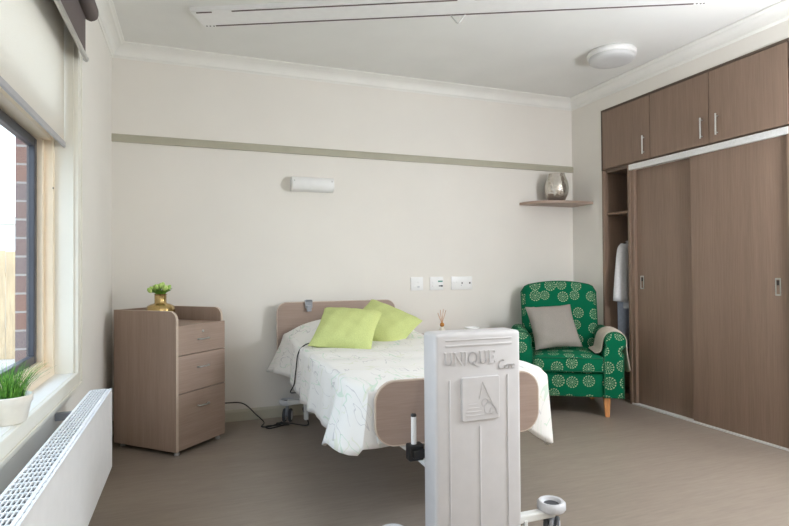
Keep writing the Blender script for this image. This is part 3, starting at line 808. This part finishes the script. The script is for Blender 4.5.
# power cable and coil on the floor
bm = bm_new()
pts = [(.12, 4.225, .15), (.24, 4.235, .148), (.36, 4.225, .135), (.45, 4.18, .055), (.50, 4.12, .008), (.47, 4.02, .006), (.53, 4.00, .006), (.62, 4.06, .012), (.60, 4.02, .006), (.50, 4.00, .010), (.52, 3.95, .006), (.62, 3.97, .014), (.66, 3.99, .010), (.58, 4.03, .016), (.66, 4.02, .012), (.78, 3.93, .006), (.80, 4.00, .03), (.78, 4.06, .10), (.86, 4.08, .13)]
tube(bm, smooth_path(pts, 6), .0045, 8)
tag(obj('power_cable', bm, 'black', smooth=True), 'black power cable running from behind the drawers to a coil beneath the bed', 'cable')
bm = bm_new(); pts = [(.80, 3.46, .665), (.72, 3.44, .667), (.665, 3.44, .650), (.632, 3.45, .60), (.622, 3.47, .50), (.615, 3.50, .40), (.60, 3.55, .34), (.66, 3.70, .30)]
tube(bm, smooth_path(pts, 6), .004, 8)
tag(obj('handset_cord', bm, 'black', smooth=True), 'thin black handset cord hanging over the head end of the coverlet', 'cord')

# ------------------------------------------------------------------ right bedside locker, diffuser, bowl
lk = thing('bedside_locker', 'taupe bedside locker mostly hidden behind the white bed column', 'cabinet', (1.785, 3.72, 0))
obj('carcass', box(bm_new(), 0, .56, .02, .48, .06, .57, .003), 'lam', lk)
obj('top_board', box(bm_new(), -.01, .57, -.005, .49, .57, .592, .006, 3), 'lamx', lk)
d_ = obj('drawer', box(bm_new(), .006, .554, 0, .019, .42, .565, .002), 'lam', lk); obj('handle', tube(bm_new(), smooth_path([(.22, .002, .505), (.23, -.02, .505), (.33, -.02, .505), (.34, .002, .505)], 4), .0045), 'steel', d_, True)
d_ = obj('door', box(bm_new(), .006, .554, 0, .019, .075, .415, .002), 'lam', lk); obj('handle', tube(bm_new(), smooth_path([(.22, .002, .36), (.23, -.02, .36), (.33, -.02, .36), (.34, .002, .36)], 4), .0045), 'steel', d_, True)
for fx in (.04, .52):
    for fy in (.05, .44): obj('foot', lathe(bm_new(), [(.02, 0), (.02, .01), (.012, .015), (.012, .061)], cx=fx, cy=fy, seg=16), 'greyp', lk, True)
rd = thing('reed_diffuser', 'small amber reed diffuser with wooden sticks standing behind the bed column', 'diffuser', (1.885, 3.96, .592))
obj('bottle', lathe(bm_new(), [(.022, 0), (.026, .004), (.026, .056), (.012, .068), (.010, .078), (.0, .078)][:-1], seg=24), 'pot', rd, True)
obj('stopper', sphere(bm_new(), (0, 0, .094), .018, seg=18), 'bottle', rd, True)
for a, l in ((-.42, .10), (-.14, .115), (.12, .12), (.34, .115)):
    bm = bm_new(); tube(bm, [(0, 0, .10), (math.sin(a) * l, .02 * a, .10 + math.cos(a) * l)], .0022, 6); obj('reed', bm, 'reed', rd, True)
bw = obj('dish', lathe(bm_new(), [(.03, 0), (.045, .008), (.062, .062), (.060, .066), (.045, .020), (.0, .014)][:-1], seg=32), 'white', smooth=True); bw.location = (2.14, 3.93, .592)
tag(bw, 'small white dish on the bedside locker, just above the column top', 'dish')

# ------------------------------------------------------------------ armchair
ac = thing('armchair', 'green armchair with dandelion print and rolled arms in the right corner', 'armchair', (2.690, 3.425, 0), math.radians(-31))
def gob(name, bm, parent=ac, sub=0):
    o = obj(name, bm, 'green', parent, True); box_uv(o)
    if sub: subsurf(o, sub)
    return o
# front rail and base
gob('base', box(bm_new(), -.265, .265, .015, .66, .150, .335, .012, 3))
# seat cushion, crowned
bm = bm_new(); box(bm, -.262, .262, -.012, .50, .338, .462, .030, 4)
bmesh.ops.subdivide_edges(bm, edges=[e for e in bm.edges if e.calc_length() > .3], cuts=6, use_grid_fill=True)
for v in bm.verts:
    if v.co.z > .44: v.co.z += .022 * max(0, 1 - (v.co.x / .262) ** 2) * max(0, 1 - ((v.co.y - .24) / .27) ** 2)
    if v.co.y < .02: v.co.y -= .012 * max(0, 1 - (v.co.x / .262) ** 2)
sc = gob('seat_cushion', bm)
bm = bm_new()
for zz in (.352, .452): tube(bm, [(-.262, -.012, zz), (-.12, -.023, zz), (0, -.026, zz), (.12, -.023, zz), (.262, -.012, zz)], .004, 8)
obj('piping', bm, 'piping', sc, True)
# arms: rolled profile swept back
for s in (-1, 1):
    cxr, czr, rr = .343, .575, .072
    prof = [(.262, .150), (.262, .50)]
    for i in range(17):
        a = math.radians(205 - 265 * i / 16); prof.append((cxr + rr * math.cos(a), czr + rr * math.sin(a)))
    prof += [(.398, .48), (.398, .150)]
    bm = bm_new(); prism(bm, [(s * a, b) for a, b in prof], 'Y', .0, .60, .006)
    arm = gob('arm', bm)
    bm = bm_new(); pp = [Vector((s * (a - (.0)), -.002, b)) for a, b in prof]
    tube(bm, pp, .0045, 8); obj('piping', bm, 'piping', arm, True)
# back: curved slab, reclined, arched top
def back_mesh():
    bm = bm_new(); n, m = 20, 16; fr = []; bk = []
    for j in range(m + 1):
        v = j / m; r1 = []; r2 = []
        for i in range(n + 1):
            u = -1 + 2 * i / n
            ztop = .975 + .045 * (1 - u * u) - .05 * max(0, abs(u) - .88) / .12
            z = .33 + (ztop - .33) * v; hw = .305 + .012 * v
            yb = .46 + .16 * v ** 1.2; th = .135 - .045 * v
            puff = .030 * (1 - u ** 4) * math.sin(PI * min(1, v * .9 + .1)) ** .6
            ed = .02 * max(0, abs(u) - .85) / .15
            r1.append((u * hw, yb - puff + ed, z)); r2.append((u * hw, yb + th - ed, z - .0))
        fr.append(r1); bk.append(r2)
    A = sheet(bm, fr); B = sheet(bm, bk)
    for j in range(m):
        bm.faces.new((A[j][0], A[j + 1][0], B[j + 1][0], B[j][0])); bm.faces.new((A[j][n], A[j + 1][n], B[j + 1][n], B[j][n]))
    for i in range(n):
        bm.faces.new((A[m][i], A[m][i + 1], B[m][i + 1], B[m][i])); bm.faces.new((A[0][i], A[0][i + 1], B[0][i + 1], B[0][i]))
    edge = [Vector(fr[j][0]) for j in range(4, m + 1)] + [Vector(fr[m][i]) for i in range(1, n + 1)] + [Vector(fr[j][n]) for j in range(m - 1, 3, -1)]
    return bm, edge
bm, edge = back_mesh(); bk = gob('backrest', bm)
bm = bm_new(); tube(bm, edge, .005, 8); obj('piping', bm, 'piping', bk, True)
for s in (-1, 1):
    for fy in (.05, .62):
        bm = bm_new(); x0 = s * .288
        tube(bm, [(x0 - s * .0, fy + (.02 if fy > .3 else 0), 0), (x0 - s * .005, fy, .152)], .02, 4, radii=[.021, .033]); 
        bmesh.ops.rotate(bm, verts=bm.verts, matrix=Matrix.Rotation(PI / 4, 3, 'Z'), cent=(x0, fy, 0)); obj('leg', bm, 'legwood', ac)
cushion('cushion', .385, .385, .12, (2.745, 3.675, .663), (1.013, -.05, -.28), 'grecush', 'plain grey square cushion leaning on the green armchair', 'cushion')
# throw over the right arm
def throw():
    R = Matrix.Translation(ac.location) @ Matrix.Rotation(math.radians(-31), 4, 'Z')
    cxr, czr, rr = .343, .575, .082
    prof = [(.205, .478), (.238, .484), (.254, .50), (.256, .54)]
    for i in range(13):
        a = math.radians(178 - 190 * i / 12); prof.append((cxr + rr * math.cos(a) + .003, czr + rr * math.sin(a)))
    prof += [(.428, .52), (.436, .46), (.444, .40), (.452, .35)]
    bm = bm_new(); rows = []
    for j in range(15):
        v = j / 14; row = []
        for i, (x, z) in enumerate(prof):
            q = i / (len(prof) - 1)
            y = .045 + .26 * v + .06 * (1 - q) * (v - .3) + .03 * q * v + .12 * max(0, .3 - q) 
            k = .006 * math.sin(j * 1.1 + i * .35)
            zz = z + (k if 4 <= i <= 12 else 0); xx = x + (abs(k) * 1.2 if i > 14 else 0)
            if q > .8: zz -= .03 * math.sin(v * 3.0) * (q - .8) / .2
            row.append(R @ Vector((xx, y, zz)))
        rows.append(row)
    sheet(bm, rows); o = obj('throw_blanket', bm, 'throw', smooth=True)
    for p in o.data.polygons: p.use_smooth = True
    solid(o, .012, 0); subsurf(o, 1)
    return tag(o, 'beige knitted throw folded over the right arm of the armchair', 'throw')
throw()

# ------------------------------------------------------------------ corner shelf and glass bowl
bm = bm_new(); out = [(XR - .001, D - .001)] 
sx, sy = .595, .285
pts = [(XR - .001, D - .001), (XR - sx, D - .001), (XR - sx, D - .02)] + [(XR - sx * (1 - .48 * (1 - math.cos(a))) + 0, D - .02 - (sy - .02) * math.sin(a)) for a in [PI / 2 * i / 8 for i in range(1, 9)]] + [(XR - .001, D - sy)]
prism(bm, pts, 'Z', 1.714, 1.738, .002)
sh = obj('corner_shelf', bm, 'lamx', angle=math.radians(30)); tag(sh, 'small taupe corner shelf with rounded front fixed below the picture rail', 'shelf')
gb = thing('glass_bowl', 'mirrored round glass bowl vase standing on the corner shelf', 'vase', (3.12, 4.11, 1.738)); gb.scale = (1, 1, 1.14)
obj('bowl_body', lathe(bm_new(), [(.045, 0), (.075, .012), (.102, .06), (.108, .11), (.100, .16), (.078, .205), (.072, .225), (.069, .225), (.074, .205), (.095, .16), (.102, .11), (.097, .06), (.07, .018), (.0, .012)][:-1], seg=48), 'mirror', gb, True)
bm = bm_new()
for k in range(9):
    a = k * 2.4; sphere(bm, (.045 * math.cos(a) * (k / 9 + .2), .045 * math.sin(a) * (k / 9 + .2), .04 + .012 * k), .03, seg=12)
obj('filler_balls', bm, 'steel', gb, True)['kind'] = 'stuff'

# ------------------------------------------------------------------ wall lamp and outlets
wl = thing('wall_lamp', 'long white rounded wall lamp above the bed', 'wall lamp', (.893, D, 1.806))
bm = bm_new()
prism(bm, [(-.168, 0), (-.168, -.010), (.168, -.010), (.168, 0)], 'Z', -.055, .055)
obj('base', bm, 'white', wl)
bm = bm_new(); sec = [(-.010, -.055)] + [(-.050 - .04 * math.cos(math.radians(a)) , .055 * math.sin(math.radians(a))) for a in range(-75, 76, 15)] + [(-.010, .055)]
prism(bm, sec, 'X', -.166, .166, .004); obj('cover', bm, 'white', wl, True)
for s in (-1, 1):
    bm = bm_new(); sphere(bm, (s * .148, -.088, .022 if s > 0 else .020), .006, (1, .5, 1), 10); obj('screw', bm, 'steel', wl, True)
def plate(cx, w, label, kind):
    t = thing('wall_outlet' if kind else 'light_switch', label, 'outlet' if kind else 'switch', (cx, D, 1.010))
    bm = bm_new(); box(bm, -w / 2, w / 2, -.010, 0, -.057, .057, .003, 3); obj('plate', bm, 'white', t, True)
    def rocker(x, z, mat='white'):
        bm = bm_new(); box(bm, x - .010, x + .010, -.014, -.008, z - .007, z + .007, .002); obj('rocker', bm, mat, t)
    def slot(x, z, w_, h_, mat='black'):
        bm = bm_new(); box(bm, x - w_ / 2, x + w_ / 2, -.0112, -.009, z - h_ / 2, z + h_ / 2); obj('socket_slot' if mat != 'lab' else 'label_strip', bm, mat, t)
    if kind == 0: rocker(.015, .012); rocker(-.02, -.026); rocker(.014, -.026, 'ring')
    if kind == 1:
        rocker(-.030, .01); rocker(-.030, -.022); slot(.034, .018, .044, .012, M['tealp']); slot(.026, -.022, .012, .009); slot(.046, -.022, .022, .012)
        slot(-.038, -.022, .006, .006, M['redp'])
    if kind == 2: rocker(-.07, .01); rocker(-.045, .01); slot(0.002, -.0, .010, .016); slot(.078, -.0, .014, .014); slot(-.006, -.020, .006, .006, 'greyp')
M['tealp'] = speckle('teal_print', (70, 140, 120), .5, .05, 50); M['redp'] = speckle('red_print', (190, 60, 80), .5, .05, 50)
plate(1.794, .114, 'square white switch plate, leftmost of the three by the bed', 0)
plate(1.978, .126, 'white outlet plate with a teal marking between the switch and wide outlet', 1)
plate(2.220, .205, 'wide white double outlet plate nearest the armchair', 2)

# ------------------------------------------------------------------ ceiling light and hoist rail
cl_ = thing('ceiling_light', 'round white flush ceiling light near the wardrobe', 'ceiling light', (2.925, 3.19, H))
obj('base_ring', lathe(bm_new(), [(.165, 0), (.172, -.008), (.172, -.034), (.165, -.040)], seg=56), 'white', cl_, True)
obj('diffuser', lathe(bm_new(), [(.160, -.036), (.160, -.060), (.150, -.070), (.10, -.076), (.03, -.078)], seg=56), speckle('frosted_acrylic', (206, 207, 207), .4, .01, 10), cl_, True)
HA, HB = (.097, 3.682), (2.837, 2.387)
hd = Vector((HB[0] - HA[0], HB[1] - HA[1], 0)); HL = hd.length; ang = math.atan2(hd.y, hd.x)
hz = 2.708
ht = thing('ceiling_hoist_rail', 'long white ceiling hoist rail with dark slots crossing the ceiling', 'ceiling hoist', (HA[0], HA[1], hz), ang)
bm = bm_new(); box(bm, -.02, HL + .05, -.205, .018, .003, H - hz + .001, .002); obj('rail_body', bm, 'white', ht)
bm = bm_new(); box(bm, .06, HL - .02, -.005, .005, -.001, .006, .001); box(bm, .235, 1.60, -.186, -.177, -.001, .006, .001); box(bm, .012, .110, -.186, -.177, -.001, .006, .001); box(bm, 1.70, HL - .02, -.186, -.177, -.001, .006, .001)
obj('slot', bm, speckle('bronze_slot', (96, 82, 80), .5, .05, 30), ht)
for x_ in (0.0, .022, .045, HL + .0, HL + .022, HL + .04): obj('end_screw', sphere(bm_new(), (x_, .0 + (x_ % .01), .003), .0055, (1, 1, .6), 10), 'dark', ht, True)
hr = obj('lifting_ring', tube(bm_new(), smooth_path([(-.045, 0, 0), (-.035, 0, -.012), (-.01, 0, -.045), (0, 0, -.05), (.01, 0, -.045), (.035, 0, -.012), (.045, 0, 0)], 4), .0045, 10), 'steel', ht, True)
hr.location = (1.609, 0, 0)

# ------------------------------------------------------------------ built-in wardrobe
YA, YZ = W1, W0
XW = XR
wd = thing('built_in_wardrobe', 'taupe built-in wardrobe with two sliding doors and an open end bay', 'wardrobe', (XW, (YA + YZ) / 2, 0))
wx, wy = XW, (YA + YZ) / 2
def wb(bm, x0, x1, y0, y1, z0, z1, b=.0015): return box(bm, x0 - wx, x1 - wx, y0 - wy, y1 - wy, z0, z1, b)
ZC = 1.992
def wpart(name, mat, *a, b=.0015, parent=wd): return obj(name, wb(bm_new(), *a, b=b), mat, parent)
wpart('side_panel', 'ward', XW - .004, XW + .64, YA - .022, YA - .001, 0.0, ZC)
wpart('side_panel', 'ward', XW - .004, XW + .64, YZ + .001, YZ + .022, 0.0, ZC)
wpart('back_panel', 'wardin', XW + .62, XW + .638, YZ + .022, YA - .022, 0.001, ZC)
wpart('divider', 'ward', XW + .005, XW + .62, 3.545, 3.570, 0.0, ZC - .001)
wpart('end_stile', 'ward', XW + .018, XW + .06, 3.515, 3.545, 0.012, ZC - .045)
wpart('top_board', 'wardin', XW + .02, XW + .62, YZ + .022, YA - .022, ZC - .02, ZC)
wpart('shelf', 'ward', XW + .03, XW + .60, 3.570, YA - .022, 1.598, 1.618)
wpart('plinth', 'wardin', XW + .10, XW + .60, 3.571, YA - .023, .0, .05)
rl = wpart('top_track', 'alum', XW - .006, XW + .055, YZ + .010, 3.545, 1.945, ZC - .001, b=.002)
wpart('floor_track', 'alum', XW + .004, XW + .085, YZ + .022, 3.548, 0.0, .012, b=.002)
d1 = wpart('sliding_door', 'ward', XW + .048, XW + .068, 2.90, 3.515, .013, 1.952)
d2 = wpart('sliding_door', 'ward', XW + .018, XW + .038, YZ + .024, 2.968, .013, 1.948)
def pull(y, z, xf, par):
    bm = bm_new(); out = rrect(y - .018 - wy, y + .018 - wy, z - .055, z + .055, .004, 3); inn = rrect(y - .011 - wy, y + .011 - wy, z - .046, z + .046, .003, 3)
    n = len(out); A = [bm.verts.new((xf - .002 - wx, *p)) for p in out]; B = [bm.verts.new((xf - .002 - wx, *p)) for p in inn]; Cc = [bm.verts.new((xf + .010 - wx, *p)) for p in inn]; A2 = [bm.verts.new((xf + .001 - wx, *p)) for p in out]
    for i in range(n):
        k = (i + 1) % n
        bm.faces.new((A[i], A[k], B[k], B[i])); bm.faces.new((B[i], B[k], Cc[k], Cc[i])); bm.faces.new((A2[i], A2[k], A[k], A[i]))
    bm.faces.new(Cc)
    h = obj('recessed_pull', bm, 'steel', par)
    bm = bm_new(); box(bm, xf - .0030 - wx, xf - .0015 - wx, y - .009 - wy, y + .008 - wy, z + .010, z + .040, .0005); obj('recess_shade', bm, 'dark', h)  # dark plate stands for the shade in the finger hole
pull(3.465, 1.012, XW + .048, d1); pull(2.342, 1.006, XW + .018, d2)
# hanging rail
bm = bm_new(); tube(bm, [(XW + .30 - wx, 3.571 - wy, 1.50), (XW + .30 - wx, YA - .023 - wy, 1.50)], .0125, 14); obj('hanging_rail', bm, 'steel', wd, True)

def cupboard(y0, y1, doors, label):
    yc = (y0 + y1) / 2
    t = thing('overhead_cupboard', label, 'cupboard', (XW, yc, ZC + .001))
    def cb(name, mat, x0, x1, ya, yb, za, zb, b=.0015): return obj(name, box(bm_new(), x0 - XW, x1 - XW, ya - yc, yb - yc, za - ZC - .001, zb - ZC - .001, b), mat, t)
    cb('carcass', 'wardin', XW + .020, XW + .62, y0, y1, ZC + .001, WT - .001)
    for (a, b, hy) in doors:
        d = obj('door', box(bm_new(), -.004, .018, a - yc + .0025, b - yc - .0025, .012, WT - ZC - .020, .0015), 'ward', t)
        bm = bm_new(); hx = -.024; h = (hy - yc)
        tube(bm, [(-.003, h, .072), (hx, h, .072)], .0045, 8); tube(bm, [(-.003, h, .188), (hx, h, .188)], .0045, 8); tube(bm, [(hx, h, .056), (hx, h, .204)], .006, 12)
        obj('bar_handle', bm, 'steel', d, True)
cupboard(3.319, YA - .001, [(3.319, YA - .012, 3.378)], 'single-door taupe overhead cupboard above the open wardrobe bay, next to the corner')
cupboard(YZ + .001, 3.318, [(2.793, 3.318, 2.846), (YZ + .01, 2.793, 2.725)], 'double-door taupe overhead cupboard above the sliding doors with paired bar handles')
bm = bm_new(); box(bm, XW - .005, XW + .02, YZ, YA, WT - .016, WT, .001)
bm2 = bm; box(bm2, XW - .005, XW + .02, YA - .010, YA, ZC, WT - .016, .001)
struct('trim_6', bm2, speckle('dark_scribe', (86, 72, 60), .6, .04, 30))

# hanging clothes in the open bay
def garment(name, y, x0, zsh, mat, label, sleeve, zhem, group=None):
    """shirt on a hanger: body in the x-z plane with thickness in y, near shoulder faces the room"""
    t = thing(name, label, 'shirt', (XW + .30, y, 1.50), 0, group)
    n, m = 16, 22; R = [[], []]
    half = .20
    for sgn in (0, 1):
        for j in range(m + 1):
            v = j / m; row = []
            for i in range(n + 1):
                u = -1 + 2 * i / n
                top = zsh - 1.50 - .035 * abs(u) ** 1.5 - (.05 * max(0, abs(u) - .8) / .2)
                zz = top + (zhem - 1.50 - top) * v
                th = (.028 + .012 * math.sin(u * 9 + 3 * v) * v) * math.sqrt(max(0, 1 - u ** 6)) * min(1, .35 + v * 3)
                row.append((u * half * (1 - .04 * v), (-th if sgn == 0 else th), zz))
            R[sgn].append(row)
    bm = bm_new(); sheet(bm, R[0]); sheet(bm, R[1]); bmesh.ops.remove_doubles(bm, verts=bm.verts, dist=.003)
    b = obj('shirt_body', bm, mat, t, True); solid(b, .002)
    if sleeve:
        for s in (-1, 1):
            bm = bm_new(); pts = [Vector((s * .165, 0, zsh - 1.555)), Vector((s * .205, -.012, zsh - 1.60)), Vector((s * .228, -.02, zsh - 1.74)), Vector((s * .240, -.022, zsh - 1.90)), Vector((s * .245, -.022, zsh - 2.05))]
            P = smooth_path(pts, 4); rings = []
            for k, p in enumerate(P):
                q = k / (len(P) - 1); a_, b_ = (.045 + .030 * q) , (.030 + .008 * q)
                rings.append([bm.verts.new(p + Vector((a_ * math.cos(c), b_ * math.sin(c) * (1 + .1 * math.sin(5 * c)), 0.0 + .01 * math.cos(c) * s))) for c in [2 * PI * i / 18 for i in range(18)]])
            for A, B in zip(rings, rings[1:]):
                for i in range(18): bm.faces.new((A[i], A[(i + 1) % 18], B[(i + 1) % 18], B[i]))
            o = obj('sleeve', bm, mat, t, True); solid(o, .003)
    bm = bm_new(); tube(bm, smooth_path([(-.19, 0, zsh - 1.515 - .03), (0, 0, zsh - 1.50 - .002), (.19, 0, zsh - 1.515 - .03)], 5), .006, 8)
    tube(bm, smooth_path([(0, 0, zsh - 1.5), (0, 0, -.02), (-.016, 0, .003), (0, 0, .018), (.016, 0, .006)], 5), .002, 6)
    obj('hanger', bm, 'black', t, True)
    return t
garment('hanging_shirt', 3.735, 0, 1.39, 'shirt', 'pale short-sleeved shirt hanging foremost in the open wardrobe bay', True, .78)
garment('hanging_shirt', 3.805, 0, 1.30, 'shirt2', 'pale blue shirt hanging lower in the bay, beside the pale sleeve', False, .42)

# ------------------------------------------------------------------ fill light panels added to the unseen ceiling behind the camera
for i, (x_, y_) in enumerate(((.6, -1.1), (2.4, -1.1))):
    pl = thing('added_fill_panel', ('square glowing fill panel added to the ceiling nearer the window wall, behind the viewpoint', 'square glowing fill panel added to the ceiling nearer the right wall, behind the viewpoint')[i], 'ceiling light', (x_, y_, H))
    bm = bm_new()
    for a in ((-.31, -.30, -.31, .31), (.30, .31, -.31, .31), (-.30, .30, -.31, -.30), (-.30, .30, .30, .31)): box(bm, a[0], a[1], a[2], a[3], -.02, 0, .001)
    obj('frame', bm, 'white', pl); obj('diffuser', box(bm_new(), -.30, .30, -.30, .30, -.014, -.004), 'lit', pl)

# ------------------------------------------------------------------ globe lamp added beyond the frame to light the room from the right
fl = thing('added_globe_lamp', 'glowing white globe on a pole, added by the right wall as unseen light', 'floor lamp', (3.10, 1.30, 0))
obj('base', lathe(bm_new(), [(.14, 0), (.14, .012), (.02, .025), (.012, .03)], seg=32), 'steel', fl, True)
obj('pole', tube(bm_new(), [(0, 0, .02), (0, 0, 1.58)], .011, 14), 'steel', fl, True)
obj('added_globe', sphere(bm_new(), (0, 0, 1.71), .14, seg=32), emit('added_globe_glow', (243, 247, 255), 94.0), fl, True)  # glowing sphere, the added light source on the right
# ------------------------------------------------------------------ light
def area(name, loc, rot, sx_, sy_, power, col=(1, 1, 1), portal=False, spread=None):
    l = bpy.data.lights.new(name, 'AREA'); l.shape = 'RECTANGLE'; l.size = sx_; l.size_y = sy_; l.energy = power; l.color = col
    if portal: l.cycles.is_portal = True
    if spread: l.spread = spread
    o = bpy.data.objects.new(name, l); C.objects.link(o); o.location = loc; o.rotation_euler = rot; return o
area('window_portal', (FX - .12, 1.85, 1.45), (0, -PI / 2, 0), 1.6, 2.2, 1, portal=True)
area('added_window_2_light', (XR + .09, (V0 + V1) / 2, (VZ0 + VZ1) / 2), (0, PI / 2, 0), VZ1 - VZ0 - .1, V1 - V0 - .1, 35, (.96, .98, 1.0))  # area lamp added behind the added window for brighter daylight
for x_ in (.6, 2.4):
    area('added_panel_fill', (x_, -1.1, H - .022), (0, 0, 0), .58, .58, 9, (1, .97, .93))  # fill lamps under the added ceiling panels

w = bpy.data.worlds.new('World'); bpy.context.scene.world = w; w.use_nodes = True
t = w.node_tree; t.nodes.clear()
o = t.nodes.new('ShaderNodeOutputWorld'); b = t.nodes.new('ShaderNodeBackground'); tc = t.nodes.new('ShaderNodeTexCoord'); sp = t.nodes.new('ShaderNodeSeparateXYZ'); r = t.nodes.new('ShaderNodeValToRGB')
r.color_ramp.elements[0].position = .0; r.color_ramp.elements[0].color = (.84, .92, 1.0, 1); r.color_ramp.elements[1].position = .7; r.color_ramp.elements[1].color = (.62, .78, 1.0, 1)
t.links.new(tc.outputs['Generated'], sp.inputs[0]); t.links.new(sp.outputs['Z'], r.inputs[0]); t.links.new(r.outputs[0], b.inputs['Color']); b.inputs['Strength'].default_value = 3.5
t.links.new(b.outputs[0], o.inputs['Surface'])

# ------------------------------------------------------------------ camera
cam = bpy.data.cameras.new('camera'); cam.sensor_fit = 'HORIZONTAL'; cam.sensor_width = 36; cam.lens = 36 * 542.8226 / 789; cam.clip_start = .02
co = bpy.data.objects.new('camera', cam); C.objects.link(co)
Fv = Vector((.3502642, .93656783, .01247794)); Rv = Vector((.93664838, -.35020099, -.00700573)); Uv = Vector((.00219155, -.0141413, .99989761))
m = Matrix((Rv, Uv, -Fv)).transposed().to_4x4(); m.translation = (0, 0, 1.13); co.matrix_world = m
S = bpy.context.scene
S.camera = co
S.view_settings.view_transform = 'Standard'; S.view_settings.look = 'None'; S.view_settings.gamma = 1; S.view_settings.use_curve_mapping = False
S.view_settings.exposure = 0.47
S.cycles.use_denoising = True; S.cycles.max_bounces = 10; S.cycles.diffuse_bounces = 6; S.cycles.transparent_max_bounces = 12
S.cycles.sample_clamp_indirect = 6
S.cycles.caustics_reflective = False; S.cycles.caustics_refractive = False
